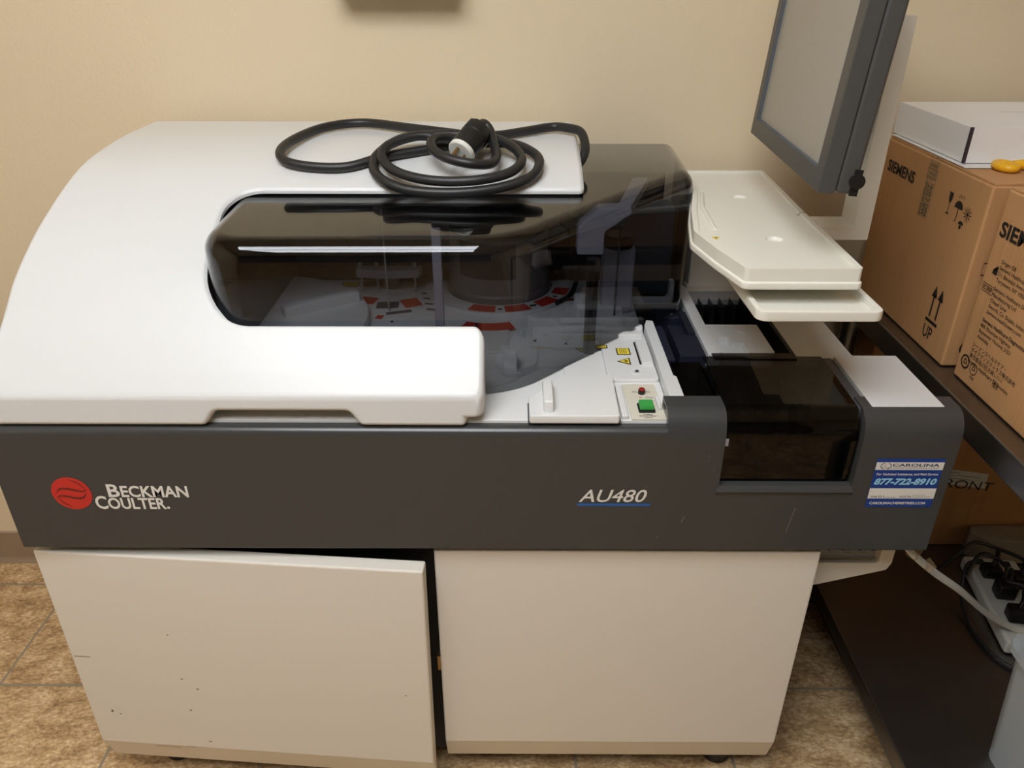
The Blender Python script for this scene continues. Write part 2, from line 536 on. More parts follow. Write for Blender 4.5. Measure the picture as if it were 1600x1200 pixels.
# ------------------------------------------------------------------ the room
XL, XR, YF, YB, ZC = -1.95, 1.9, -2.8, 1.64, 2.6
b = B(); box(b, XL - .1, XR + .1, YF - .1, YB + .1, -0.1, 0); struct('floor', b, M_floor)
b = B(); box(b, XL - .1, XR + .1, YF - .1, YB + .1, ZC, ZC + .1); struct('ceiling', b, M_ceil)
b = B(); box(b, XL, XR, YB, YB + .1, 0, ZC); struct('wall_back', b, M_wall)
b = B(); box(b, XL, XR, YF - .1, YF, 0, ZC); struct('wall_front', b, mat('grey_painted_wall', (120, 120, 120), .7))
b = B(); box(b, XL - .1, XL, YF, YB, 0, ZC); struct('wall_left', b, M_wall)
b = B(); box(b, XR, XR + .1, YF, YB, 0, ZC); struct('wall_right', b, M_wall)
M_bb = mat('taupe_vinyl_cove_base', (150, 130, 108), 0.5)
b = B(); prism(b, [(YB, 0), (YB - .014, 0), (YB - .012, .004), (YB - .007, .012), (YB - .005, .02), (YB - .004, .098), (YB, .101)], XL, XR, 'x'); struct('baseboard_back', b, M_bb, 30)

for i, (lx, ly) in enumerate(LAMPS):
    t = thing('ceiling_light', ['flat rectangular ceiling light above the front of the analyzer', 'flat rectangular ceiling panel added as fill light, farther from the wall than its twin'][i], 'ceiling light', (lx, ly, ZC))
    b = B()
    for q in ((lx - .62, lx + .62, ly - .32, ly - .3), (lx - .62, lx + .62, ly + .3, ly + .32), (lx - .62, lx - .6, ly - .3, ly + .3), (lx + .6, lx + .62, ly - .3, ly + .3)):
        box(b, *q, ZC - .03, ZC)
    obj('frame', b, M_frame, t)
    b = B(); box(b, lx - .6, lx + .6, ly - .3, ly + .3, ZC - .02, ZC - .004); obj('diffuser', b, M_lamp, t, 0)

# wall dispenser just above the picture: only its shadow shows
t = thing('wall_dispenser', 'grey dispenser fixed to the beige wall high above the analyzer', 'dispenser', (-.21, YB, 1.48))
b = B(); box(b, -.335, -.105, YB - .068, YB, 1.402, 1.73, .010); obj('housing', b, M_grey, t)
b = B(); box(b, -.30, -.14, YB - .072, YB - .066, 1.45, 1.62, .002); obj('front_cover', b, M_dgrey, t)

# ------------------------------------------------------------------ the analyzer
AN = thing('chemistry_analyzer', 'large white and charcoal laboratory analyzer with a smoked clear hood', 'laboratory analyzer', (-.06, 1.3, 0))

# cabinet carcass and doors
b = B()
box(b, -.785, .50, 1.02, 1.58, .06, .617)
obj('cabinet', b, M_dark, AN, 0)
for x, y in ((-.70, 1.06), (.42, 1.06), (-.70, 1.5), (.42, 1.5)):
    b = B(); cyl(b, (x, y, 0), .03, .06, n=20); obj('levelling_foot', b, M_black, AN)
def door_bm(x0, x1, ang, hinge_right=False, dz=0, sag=0):
    bm = B()
    pr = [(.985, .127 + dz), (.985, .602 + dz), (1.013, .602 + dz), (1.013, .06 + dz), (1.005, .06 + dz)]
    prism(bm, pr, x0, x1, 'x', .003, 2, 20)
    hx = x1 if hinge_right else x0
    Mx = Matrix.Translation((hx, 1.013, .6)) @ Matrix.Rotation(R(ang), 4, 'Z') @ Matrix.Rotation(R(sag), 4, 'Y') @ Matrix.Translation((-hx, -1.013, -.6))
    bmesh.ops.transform(bm, matrix=Mx, verts=bm.verts)
    return bm
M_scuff = mat('cream_painted_steel_scuffed', (226, 219, 203), 0.42)
d1 = obj('door', door_bm(-.795, -.145, -3.6, dz=-.003, sag=.6), M_cream, AN, 12, label='left cabinet door standing slightly ajar')
d2 = obj('door', door_bm(-.134, .503, 0), M_cream, AN, 12, label='right cabinet door, closed')
# scuffs on the left door
M_scuffmark = mat('dark_scuff', (92, 80, 64), .7)
for x, z, l, hgt in ((.002, .355, .03, .0012), (.035, .21, .004, .006), (.19, .31, .004, .002), (.215, .285, .003, .003), (.188, .42, .003, .002), (.19, .226, .004, .003), (.21, .14, .006, .002), (.10, .118, .05, .001), (.16, .121, .02, .001), (.6, .30, .003, .002), (.05, .205, .003, .002)):
    k = Ink((-.795, .985, 0), (math.cos(R(-3.6)), math.sin(R(-3.6)), 0), (0, 0, 1), .0009); k.rect(x, z, x + l, z + hgt); k.build('scuff_mark', M_scuffmark, d1)
b = B(); box(b, -.142, -.118, 1.005, 1.02, .30, .335); obj('door_latch', b, M_brass, AN, 0, label='tan strike plate in the gap between the doors')

# upper body behind the charcoal panel
b = B()
box(b, -.775, .262, 1.0, 1.585, .617, .80)
box(b, .262, .60, 1.0, 1.55, .617, .74)
obj('chassis', b, M_dgrey, AN, 0)

# charcoal front panel
b = B()
left = [(1.03, .622), (.973, .617), (.970, .621)] + [(.97, .834)] + arc(.982, .834, .012, .012, 180, 90, 6) + [(1.03, .847)]
prism(b, left, -.796, .2255, 'x')
b2 = B()
right = [(1.03, .622), (.973, .617), (.970, .621), (.97, .82)] + arc(1.0, .824, .030, .046, 180, 90, 12) + [(1.03, .870)]
prism(b2, right, .2255, .662, 'x')
cut = B(); box(cut, .3125, .5165, .9, 1.2, .741, 1.0)
b = boolean(b, [b2], 'UNION')
b = boolean(b, [cut])
bmesh.ops.dissolve_limit(b, angle_limit=R(.5), verts=b.verts, edges=b.edges)
bevel(b, .0025, 2, 50)
FP = obj('front_panel', b, M_panel, AN, 35)
b = B(); prism(b, [(.966, .736), (.972, .744), (1.0, .748), (1.0, .735), (.97, .73)], .309, .519, 'x', .0008); obj('sill', b, M_panel, FP, 30)

# maker's mark, lettering
kx = Ink((-.6885, .97, .7275), (1, 0, 0), (0, 0, 1))
kx.circle(0, 0, .031, 48, .0305)
kx.build('emblem', M_red, FP, 'round red emblem')
kw = Ink((-.6885, .97, .7275), (1, 0, 0), (0, 0, 1), .0012)
def swoosh(pts, w0):
    P = smooth_path([(p[0], p[1], 0) for p in pts], 8)
    kw.stroke([(p.x, p.y) for p in P], lambda t: max(.0002, w0 * math.sin(math.pi * min(1, max(0, t)) ** .8)))
swoosh([(-.0235, .0005), (-.016, .0085), (-.004, .009), (.010, .0055), (.020, .0045), (.0265, .0105)], .0032)
swoosh([(.0235, .0015), (.016, -.0075), (.004, -.0085), (-.010, -.005), (-.020, -.0045), (-.0265, -.0105)], .0032)
swoosh([(.003, .0255), (.014, .020), (.021, .011), (.0225, .004)], .0014)
swoosh([(-.003, -.0255), (-.014, -.020), (-.021, -.011), (-.0225, -.004)], .0014)
kw.build('emblem_lines', mat('dark_maroon_print', (88, 36, 30), .5), FP)
k = Ink((0, .97, 0), (1, 0, 0), (0, 0, 1))
k.text('B', -.632, .7215, .0235, .0185, bold=.022)
k.text('ECKMAN', -.6115, .7215, .0205, .1045, bold=.025)
k.text('C', -.656, .6985, .0240, .0185, bold=.022)
k.text('OULTER', -.6365, .6985, .0205, .0905, bold=.025)
k.circle(-.5435, .7005, .0024, 14)
k.build('brand_lettering', M_wprint, FP)
k = Ink((0, .97, 0), (1, 0, 0), (0, 0, 1))
k.text('AU480', .0985, .7145, .0235, .101, shear=.28, bold=.008)
k.build('model_lettering', M_wprint, FP)
k = Ink((0, .97, 0), (1, 0, 0), (0, 0, 1)); k.rect(.0965, .7065, .2105, .7115); k.build('blue_underline', M_blue2, FP)
M_scr = mat('pale_scratch', (104, 104, 102), .6)
for x, z, l, a in ((.262, .675, .012, 70), (.43, .655, .05, 82), (.29, .80, .002, 0), (.225, .645, .003, 0), (.30, .775, .002, 0)):
    k = Ink((0, .97, 0), (1, 0, 0), (0, 0, 1))
    c, s = math.cos(R(a)), math.sin(R(a)); k.stroke([(x, z), (x + l * c, z + l * s)], .0009); k.build('scratch', M_scr, FP)

# service sticker on the panel
ST = obj('service_sticker', (lambda bm: (box(bm, .5445, .6465, .9692, .9698, .7065, .7965), bm)[1])(B()), M_blue, AN, 0, label='blue and white service sticker')
k = Ink((.5445, .9692, .7065), (1, 0, 0), (0, 0, 1), .0003)
k.rect(0, .070, .102, .0885 - .0045); k.rect(0, .0165, .102, .036)
k.build('white_band', M_wprint, ST)
k = Ink((.5445, .9692, .7065), (1, 0, 0), (0, 0, 1), .0006)
k.ring(.0135, .0773, .0062, .0012, a0=100, a1=260, ry=.0052); k.ring(.0165, .0773, .0062, .0012, a0=-80, a1=80, ry=.0052)
M_nvi = mat('navy_ink', (32, 48, 90), .5)
k.build('logo_ring', M_nvi, ST)
k = Ink((.5445, .9692, .7065), (1, 0, 0), (0, 0, 1), .0006)
k.text('CAROLINA', .0245, .0765, .0052, .071, bold=.02)
k.build('name_lettering', M_nvi, ST)
k = Ink((.5445, .9692, .7065), (1, 0, 0), (0, 0, 1), .0006)
k.text('SN#', .0045, .0185, .0036, .010); k.text('ACCT#', .0485, .0185, .0036, .018)
k.build('field_lettering', M_nvi, ST)
k = Ink((.5445, .9692, .7065), (1, 0, 0), (0, 0, 1), .0006)
k.text('LIQUID CHEMISTRIES CORP.', .0245, .0725, .0022, .071)
k.build('subtitle_lettering', M_gink, ST)
k = Ink((.5445, .9692, .7065), (1, 0, 0), (0, 0, 1), .0006)
k.text('01', .016, .0185, .0042, .009); k.stroke([(.027, .019), (.043, .019)], .0006)
k.stroke([(.069, .0225), (.088, .0235)], .0006); k.stroke([(.069, .0195), (.096, .020)], .0007)
k.build('handwriting', M_gink, ST)
k = Ink((.5445, .9692, .7065), (1, 0, 0), (0, 0, 1), .0006)
k.stroke([(.011, .0745), (.0145, .082), (.0145, .074), (.020, .074)], .0008)
k.build('logo_stroke', M_gink, ST)
k = Ink((.5445, .9692, .7065), (1, 0, 0), (0, 0, 1), .0006)
k.text('For Technical Assistance, and Field Service', .004, .0605, .0040, .093, shear=.15, bold=.02)
k.build('white_lettering', M_wprint, ST)
k = Ink((.5445, .9692, .7065), (1, 0, 0), (0, 0, 1), .0006)
k.text('CAROLINACHEMISTRIES.COM', .005, .0058, .0046, .086, bold=.03)
k.build('web_lettering', M_wprint, ST)
k = Ink((.5445, .9692, .7065), (1, 0, 0), (0, 0, 1), .0006)
k.text('877-722-8910', .003, .0435, .0108, .094, shear=.22, bold=.045)
k.build('phone_number', M_lblue, ST)

# white lid: a curved shell with a bay cut out for the hood
LPTS = [(.979, .9035), (1.000, .929), (1.030, .962), (1.060, .990), (1.100, 1.0285), (1.150, 1.064), (1.200, 1.093), (1.277, 1.129), (1.349, 1.153), (1.45, 1.168), (1.53, 1.173), (1.600, 1.1755)]
lp = [(p.x, p.y) for p in smooth_path([(a, c, 0) for a, c in LPTS], 4)]
prof = [(.972, .848), (.972, .891), (.9745, .8985)] + lp + [(1.600, .848)]
b = B(); prism(b, prof, -.775, .112, 'x')
inn = [(p[0], p[1] - .013) for p in lp if 1.058 < p[0] < 1.585]
c1 = B(); prism(c1, [(inn[0][0], .80)] + inn + [(inn[-1][0], .80)], -.755, .3, 'x')
bay = fillet([(-.471, 1.050), (.4, 1.050), (.4, 1.268), (-.471, 1.268)], [.074, 0, 0, .055], 10)
c2 = B(); prism(c2, bay, .7, 1.4, 'z')
c3 = B(); prism(c3, [(-.062, .9)] + arc(-.062, .9875, .016, .016, -90, 0, 5) + arc(-.062, 1.034, .016, .016, 0, 90, 5) + [(-.062, 1.2), (.4, 1.2), (.4, .9)], .7, 1.4, 'z')
c4 = B(); prism(c4, fillet([(-.463, .84), (-.225, .84), (-.244, .873), (-.441, .873)], [0, 0, .012, .012], 5), .9, 1.03, 'y')
c5 = B(); box(c5, -.072, .2, .9, 1.06, .8, .862)
b = boolean(b, [c1, c2, c3, c4, c5])
bmesh.ops.dissolve_limit(b, angle_limit=R(1.0), verts=b.verts, edges=b.edges)
bevel(b, .0085, 4, 38, clamp=False)
for v in b.verts:
    if v.co.x < -.70: v.co.x += (v.co.y - .98) * .0887
LID = obj('lid', b, M_white, AN, 40, label='white curved lid')

# smoked hood
def hood_bm(inset=0.0, ztop=1.101):
    bm = B()
    o = fillet([(-.467, 1.595), (-.467, 1.057), (-.008, 1.062), (.324, 1.405), (.324, 1.595)], [0, .069, .16, .050, 0], 12)
    n = len(o)
    C_ = Vector((-.1, 1.35))
    nr = []
    for i in range(n):
        a = Vector(o[i]) - Vector(o[i - 1]); c = Vector(o[(i + 1) % n]) - Vector(o[i])
        d = (a.normalized() + c.normalized())
        if d.length < 1e-4: d = c
        d.normalize(); q = Vector((-d.y, d.x))
        if q.dot(C_ - Vector(o[i])) < 0: q = -q
        cosh = max(.5, abs(q.dot(Vector((-a.normalized().y, a.normalized().x)))))
        q = q / cosh
        if o[i][1] > 1.59: q = Vector((1 if o[i][0] < 0 else -1, 0))
        nr.append(q)
    zt = lambda y: ztop + .058 * (y - 1.06)
    rings = []
    rad = .030
    lev = [(0, None)] + [(rad * (1 - math.cos(R(t))), rad * (1 - math.sin(R(t)))) for t in range(0, 91, 9)]
    for ins, dz in lev:
        ring = []
        for p, q in zip(o, nr):
            x, y = p[0] + q.x * ins, p[1] + q.y * ins
            z = .8535 if dz is None else zt(y) - dz
            ring.append(bm.verts.new((x, y, z)))
        rings.append(ring)
    for a, c in zip(rings, rings[1:]):
        for i in range(n):
            if i == n - 1: continue          # the back is open
            bm.faces.new((a[i], a[(i + 1) % n], c[(i + 1) % n], c[i]))
    bm.faces.new(rings[-1])
    return bm
b = hood_bm()
bmesh.ops.recalc_face_normals(b, faces=b.faces)
g = bmesh.ops.solidify(b, geom=list(b.faces), thickness=.0018)
HOOD = obj('hood', b, M_hood, AN, 40, label='smoked clear hood')

# working deck
b = B()
box(b, -.74, .2350, .988, 1.58, .80, .8515, .003)
obj('deck', b, M_deck, AN, 40)
b = B(); prism(b, fillet([(.150, 1.105), (.2335, 1.105), (.2335, 1.300), (.150, 1.300)], [.012, .008, .004, .004], 5), .850, .8585, 'z', .003); 
PL = obj('deck_plate', b, M_deck, AN, 40)
b = B(); lathe(b, [(.0105, .8582), (.0098, .8596), (.0065, .8592), (.004, .8588)], (.200, 1.131, 0), 28); obj('screw_recess', b, M_deck, PL)
b = B(); cyl(b, (.200, 1.131, .8588), .0032, .002, n=16); obj('screw', b, M_dgrey, PL)
b = B(); box(b, .2115, .231, 1.155, 1.245, .857, .864, .0015); obj('slide_cover', b, M_deck, PL)
b = B(); box(b, .2085, .2112, 1.157, 1.243, .8582, .8592); obj('slot', b, M_dark, PL, 0)
b = B(); prism(b, fillet([(.080, 1.105), (.150, 1.105), (.150, 1.128), (.124, 1.192), (.080, 1.150)], [.002, .002, .03, .004, .01], 6), .8505, .8565, 'z', .0015); obj('access_flap', b, M_deck, AN, 40)
b = B(); prism(b, fillet([(.0205, .9760), (.154, .9760), (.157, 1.108), (.079, 1.108), (.0205, 1.034)], [.004, .004, .008, .008, .006], 5), .852, .866, 'z', .003)
DC = obj('deck_cover', b, M_deck, AN, 40, label='white cover plate with a bar handle')
b = B(); prism(b, [(.0185, .9800), (.1565, .9800), (.1590, 1.1095), (.0785, 1.1095), (.0185, 1.0350)], .8505, .8528, 'z'); obj('painted_gap_shade', b, M_dgrey, DC, 0)  # dark plate that draws the shade in the gap around the cover
b = B(); prism(b, [(.985, .8655), (.988, .884), (1.056, .884), (1.068, .8655)], .0415, .0565, 'x', .003); obj('handle', b, M_deck, DC, 40)
b = B(); box(b, .1585, .1695, .99, 1.088, .8505, .858, .0025); obj('hinge_strip', b, M_deck, AN)
# control panel
b = B(); prism(b, [(.1735, .9885), (.2265, .9885), (.2235, 1.098), (.1720, 1.098)], .8505, .8535, 'z', .0008); CP = obj('control_panel', b, M_beige, AN, 30)
b = B(); cyl(b, (.199, 1.067, .8535), .0056, .006, n=24); obj('button_collar', b, M_black, CP)
b = B(); cyl(b, (.199, 1.067, .8590), .0048, .0032, n=24, bev=.0008); obj('red_button', b, M_redb, CP)
b = B(); box(b, .1865, .2115, 1.006, 1.031, .8535, .8570, .0008); obj('button_frame', b, M_black, CP)
b = B(); box(b, .1885, .2095, 1.009, 1.030, .8565, .8640, .0012); obj('green_button', b, M_green, CP)
k = Ink((0, 0, .8535), (1, 0, 0), (0, 1, 0), .0004)
k.text('STAT TABLE', .1845, 1.0695, .0030, .029)
k.text('MOVE', .2035, 1.0515, .0030, .012); k.text('STOP', .2040, 1.0405, .0030, .012)
k.ring(.1955, 1.0420, .0018, .0005)
k.text('TABLE', .1990, .9995, .0030, .014, align='c', bold=.01); k.text('ROTATION/', .1990, .9952, .0030, .026, align='c', bold=.01); k.text('DIAG', .1990, .9908, .0030, .012, align='c', bold=.01)
k.build('lettering', M_ink, CP)
k = Ink((0, 0, .8535), (1, 0, 0), (0, 1, 0), .0004)
k.poly([(.1955 + (.0022 if i % 2 == 0 else .001) * math.cos(R(30 * i)), 1.053 + (.0022 if i % 2 == 0 else .001) * math.sin(R(30 * i))) for i in range(12)])
k.build('lamp_symbol', M_orange, CP)
b = B(); box(b, .2165, .2225, 1.015, 1.050, .8535, .8590, .0015); obj('clip', b, M_deck, CP)

def tri_label(x, y, z, s, rot=0, name='warning_triangle'):
    k = Ink((x, y, z), (math.cos(R(rot)), math.sin(R(rot)), 0), (-math.sin(R(rot)), math.cos(R(rot)), 0), .0005)
    k.poly([(-s, -s * .6), (s, -s * .6), (0, s * 1.1)]); o = k.build(name, M_ink, AN)
    k = Ink((x, y, z), (math.cos(R(rot)), math.sin(R(rot)), 0), (-math.sin(R(rot)), math.cos(R(rot)), 0), .0009)
    q = .72; k.poly([(-s * q, -s * .6 * q), (s * q, -s * .6 * q), (0, s * 1.1 * q)]); k.build('yellow_field', M_yellow, o)
    k = Ink((x, y, z), (math.cos(R(rot)), math.sin(R(rot)), 0), (-math.sin(R(rot)), math.cos(R(rot)), 0), .0013)
    for i in range(8):
        a = R(45 * i); k.stroke([(0, -.05 * s), (s * .28 * math.cos(a), -.05 * s + s * .28 * math.sin(a))], s * .07)
    k.circle(0, -.05 * s, s * .13, 12); k.build('symbol', M_ink, o)
def rect_label(x, y, z, w_, h_, rot=0):
    fr = ((x, y, z), (math.cos(R(rot)), math.sin(R(rot)), 0), (-math.sin(R(rot)), math.cos(R(rot)), 0))
    k = Ink(*fr, .0005); k.rect(-w_ / 2, -h_ / 2, w_ / 2, h_ / 2); o = k.build('warning_label', M_ink, AN)
    k = Ink(*fr, .0009); k.rect(-w_ / 2 + .002, -h_ / 2 + .002, w_ / 2 - .002, h_ / 2 - .002); k.build('yellow_field', M_yellow, o)
    k = Ink(*fr, .0013)
    for i in range(4): k.rect(-w_ * .34, h_ * (.22 - .14 * i) , w_ * .34, h_ * (.22 - .14 * i) + h_ * .04)
    k.build('small_print', M_ink, o)
rect_label(.1865, 1.206, .8585, .026, .024, 90)
tri_label(.1860, 1.168, .8585, .0135, 90)
tri_label(.113, 1.322, .8515, .017)
rect_label(.150, 1.225, .8585, .022, .014, 0)
tri_label(.115, 1.228, .8515, .011, 180)

# inside the hood
b = B(); prism(b, arc(-.50, 1.315, .225, .225, -60, 90, 30) + [(-.72, 1.54), (-.72, 1.12)], .8515, .872, 'z', .004); DT = obj('turntable_cover', b, M_deck, AN, 40)
b = B(); box(b, -.075, .075, -.012, .012, .870, .892, .004, M=Matrix.Translation((-.37, 1.365, 0)) @ Matrix.Rotation(R(34), 4, 'Z')); obj('grip_ridge', b, M_deck, DT, 40)
# reagent drum with its numbered ring
DX, DY = -.035, 1.52
b = B(); lathe(b, [(.100, .852), (.106, .856), (.106, .870), (.103, .874), (.103, .905), (.100, .910), (.100, .985), (.095, .990)], (DX, DY, 0), 64); RD = obj('reagent_drum', b, M_dgrey2, AN, 35)
b = B(); prism(b, arc(DX, DY, .1015, .1015, 222, 290, 18) + arc(DX, DY, .097, .097, 290, 222, 18), .908, .978, 'z'); obj('drum_window', b, M_navy, RD, 30)
b = B(); prism(b, arc(DX, DY, .152, .152, 180, 372, 60) + arc(DX, DY, .110, .110, 372, 180, 60), .8515, .860, 'z', .0012); RG = obj('drum_ring', b, M_deck, AN, 35)
for a0, a1 in ((246, 268), (276, 297), (306, 326), (336, 352)):
    k = Ink((DX, DY, .860), (1, 0, 0), (0, 1, 0), .0005)
    k.poly(arc(0, 0, .147, .147, a0, a1, 10) + arc(0, 0, .116, .116, a1, a0, 10)); k.build('red_segment', M_red, RG)
for a in (272, 300, 303, 330):
    k = Ink((DX, DY, .860), (1, 0, 0), (0, 1, 0), .0005)
    k.circle(.132 * math.cos(R(a)), .132 * math.sin(R(a)), .0045, 12); k.build('position_mark', M_ink, RG)
k = Ink((-.05, 1.322, .8520), (1, 0, 0), (0, 1, 0), .0045)
k.poly(arc(.0, .12, .145, .145, 248, 290, 10) + arc(.0, .12, .112, .112, 290, 248, 10)); k.build('red_label', M_red, AN)
# mixing bar with its paddles
b = B(); prism(b, fillet([(-.326, 1.485), (-.262, 1.478), (-.197, 1.485), (-.190, 1.51), (-.326, 1.51)], .006, 4), .887, .906, 'z', .003); MB = obj('mixer_bar', b, M_grey, AN, 40)
for x in (-.317, -.284, -.207):
    b = B(); cyl(b, (x, 1.497, .852), .0022, .036, n=10); obj('mixing_paddle', b, M_grey, MB)
    b = B(); cyl(b, (x, 1.497, .906), .004, .010, n=12); obj('cap_screw', b, M_grey, MB)
b = B(); box(b, -.275, -.245, 1.51, 1.54, .852, .90, .004); obj('support_post', b, M_dgrey, MB)
# printed fields on the deck
def field(name, m, x, y, w_, h_, rot=0):
    k = Ink((x, y, .8515), (math.cos(R(rot)), math.sin(R(rot)), 0), (-math.sin(R(rot)), math.cos(R(rot)), 0), .0006)
    k.rect(-w_ / 2, -h_ / 2, w_ / 2, h_ / 2); k.build(name, m, AN)
field('red_label', M_red, -.298, 1.452, .034, .034, -15)
field('red_label', M_red, -.210, 1.440, .036, .044, 25)
field('red_label', M_red, -.262, 1.368, .014, .018, -10)
field('red_label', M_red, -.318, 1.338, .045, .010, 4)
field('red_label', M_red, -.291, 1.350, .009, .020, 25)
field('red_label', M_red, -.028, 1.140, .012, .020, 20)
field('red_label', M_red, -.008, 1.126, .013, .014, 10)
field('red_label', M_red, .150, 1.458, .12, .012, 2)
field('red_label', M_red, .243 - .03, 1.47, .014, .022, 10)
field('dark_window', M_dgrey, -.255, 1.428, .044, .034, 4)
field('grey_window', M_grey, -.306, 1.385, .030, .066, 22)
field('dark_window', M_dgrey, -.228, 1.392, .05, .013, 18)
field('pale_label', M_beige, .045, 1.235, .040, .010)
field('dark_slot', M_dark, -.3, 1.545, .05, .03, 10)
for i in range(4): field('dark_slot', M_dark, -.185 + .006 * i, 1.49 - .028 * i, .018, .007, -12)
tri_label(-.358, 1.500, .8515, .018)
rect_label(-.350, 1.540, .8515, .035, .025)
for x, y in ((-.235, 1.345), (.035, 1.262), (.090, 1.250), (.19, 1.345), (-.085, 1.318)):
    b = B(); lathe(b, [(.011, .8512), (.0105, .8524), (.008, .8526), (.006, .852)], (x, y, 0), 24); q = obj('screw_recess', b, M_deck, AN)
    b = B(); cyl(b, (x, y, .8518), .003, .002, n=12); obj('screw', b, M_dgrey, q)
b = B(); prism(b, fillet([(.085, 1.335), (.205, 1.335), (.205, 1.42), (.105, 1.42), (.065, 1.375)], .006, 4), .8515, .8665, 'z', .003); q = obj('wash_tray', b, M_deck, AN, 40)
b = B(); lathe(b, [(.014, .866), (.012, .890), (.004, .892)], (.125, 1.39, 0), 24); obj('tray_knob', b, M_deck, q)
b = B(); box(b, .030, .2335, 1.298, 1.311, .8515, .864, .002); obj('deck_rib', b, M_deck, AN)
b = B(); box(b, .128, .228, 1.262, 1.276, .858, .866, .002); obj('deck_rib', b, M_deck, AN)
b = B(); box(b, -.125, -.012, 1.21, 1.35, .8515, .856, .002); obj('deck_plate', b, M_deck, AN)
b = B(); box(b, -.075, -.071, 1.215, 1.33, .8565, .8572); obj('deck_slot', b, M_dark, AN, 0)
b = B(); prism(b, [(-.055, 1.085), (-.01, 1.10), (.012, 1.125), (-.004, 1.155), (-.02, 1.17), (-.055, 1.12)], .8515, .862, 'z', .003); obj('wedge_block', b, M_deck, AN)
b = B(); prism(b, [(1.115, .86), (1.165, .86), (1.165, .883), (1.14, .878)], -.02, .002, 'x', .002); obj('wedge_grip', b, M_deck, AN)
b = B(); box(b, -.136, -.121, 1.197, 1.211, .8515, 1.078, .002); obj('reflection_strip', b, M_lav, AN)  # solid pale strip standing in for a vertical reflection on the hood
b = B(); cyl(b, (-.2485, 1.40, .853), .0016, .20, n=8); obj('probe_needle', b, M_grey, AN)
# sample probe: arm and the smoked tube below it
b = B(); prism(b, fillet([(.106, 1.006), (.152, 1.006), (.152, 1.046), (.196, 1.078), (.196, 1.088), (.140, 1.086), (.106, 1.055)], [.003, .003, .01, .01, .004, .01, .02], 5), 1.285, 1.325, 'y', .003); PA = obj('probe_arm', b, M_lav, AN, 40)
b = B(); prism(b, fillet([(.172, 1.30), (.196, 1.30), (.255, 1.50), (.225, 1.50)], .004, 3), 1.070, 1.088, 'z', .003); obj('arm_beam', b, M_lav, PA, 40)
b = B(); cyl(b, (.128, 1.218, .852), .0105, .15, n=20); PT = obj('probe_tube', b, tint('smoked_tube', (.30, .30, .33)), AN)
b = B(); cyl(b, (.128, 1.218, 1.002), .0118, .021, n=24, bev=.002); obj('tube_cap', b, M_black, PT)
b = B(); cyl(b, (.128, 1.218, .852), .004, .15, n=12); obj('tube_core', b, M_dgrey, PT)
b = B(); cyl(b, (.186, 1.345, .853), .002, .20, n=8); obj('probe_needle', b, M_dgrey, AN)
b = B(); box(b, .165, .225, 1.39, 1.44, .852, .985, .006); WS = obj('wash_station', b, M_lav, AN)
b = B(); lathe(b, [(.026, .984), (.028, .988), (.028, 1.004), (.024, 1.008)], (.192, 1.40, 0), 36); obj('wash_ring', b, M_black, WS)
b = B(); box(b, .20, .314, 1.48, 1.565, .852, 1.03, .01); obj('rear_housing', b, M_dgrey, AN, 40)
b = B(); prism(b, fillet([(.14, .854), (.312, .854), (.312, .90), (.304, .90), (.304, .862), (.14, .862)], [0, .012, 0, 0, .008, 0], 5), 1.432, 1.452, 'y'); obj('lower_trim', b, M_white, AN, 40)
b = B(); tube(b, smooth_path([(.080, 1.40, .868), (.112, 1.44, .875), (.126, 1.50, .90), (.120, 1.55, .95), (.08, 1.56, .99)], 8), .005, 10); obj('hose', b, M_black, AN)
b = B(); box(b, -.72, .30, 1.565, 1.58, .852, 1.08); obj('rear_wall', b, M_black, AN, 0)

# rail and the navy track beside the deck
b = B(); prism(b, fillet([(.2355, 1.00), (.2580, 1.00), (.2580, 1.095), (.2535, 1.100), (.2535, 1.315), (.2420, 1.318), (.2355, 1.295)], .001, 2), .80, .869, 'z', .0025); obj('side_rail', b, M_white, AN, 40)
b = B(); box(b, .2585, .59, 1.18, 1.55, .735, .775); TR = obj('rack_bay', b, M_dark, AN, 0)
b = B(); box(b, .2560, .272, 1.175, 1.315, .775, .860, .003); obj('track_wall', b, M_navy, TR)
b = B(); box(b, .286, .332, 1.205, 1.292, .775, .852, .003); obj('track_block', b, M_navy, TR)
b = B(); box(b, .292, .332, 1.30, 1.365, .775, .838, .003); box(b, .318, .332, 1.30, 1.40, .835, .852, .002); obj('track_block', b, M_navy, TR)
b = B(); box(b, .272, .332, 1.385, 1.45, .775, .845, .004); obj('track_block', b, M_navy, TR)
b = B(); cyl(b, (.305, 1.40, .845), .003, .002, n=12); obj('screw', b, M_grey, TR)
b = B(); box(b, .334, .356, 1.205, 1.53, .775, .855, .0015); obj('lane_strip', b, M_white, AN, label='long white strip between the track and rack lanes')
b = B(); prism(b, fillet([(.357, 1.222), (.456, 1.222), (.456, 1.342), (.357, 1.342)], .003, 3), .775, .850, 'z', .002)
c1 = B(); lathe(c1, [(.004, .846), (.011, .8485), (.0135, .853)], (.412, 1.300, 0), 24)
c2 = B(); box(c2, .365, .388, 1.24, 1.285, .838, .9); c3 = B(); box(c3, .365, .41, 1.2, 1.262, .838, .9)
b = boolean(b, [c1, c2, c3]); obj('rack_block', b, M_white, AN, 40)
for i in range(6):
    b = B(); prism(b, [(.366 + .021 * i, .775), (.378 + .021 * i, .775), (.3725 + .021 * i, .852), (.3715 + .021 * i, .852)], 1.42, 1.470, 'y'); obj('rack_divider', b, M_black, AN, 0)
b = B(); box(b, .357, .60, 1.520, 1.548, .775, .858, .002); obj('rear_ledge', b, M_cream, AN)
b = B(); box(b, .357, .487, 1.470, 1.520, .775, .836); obj('comb_back', b, M_dark, AN, 0)
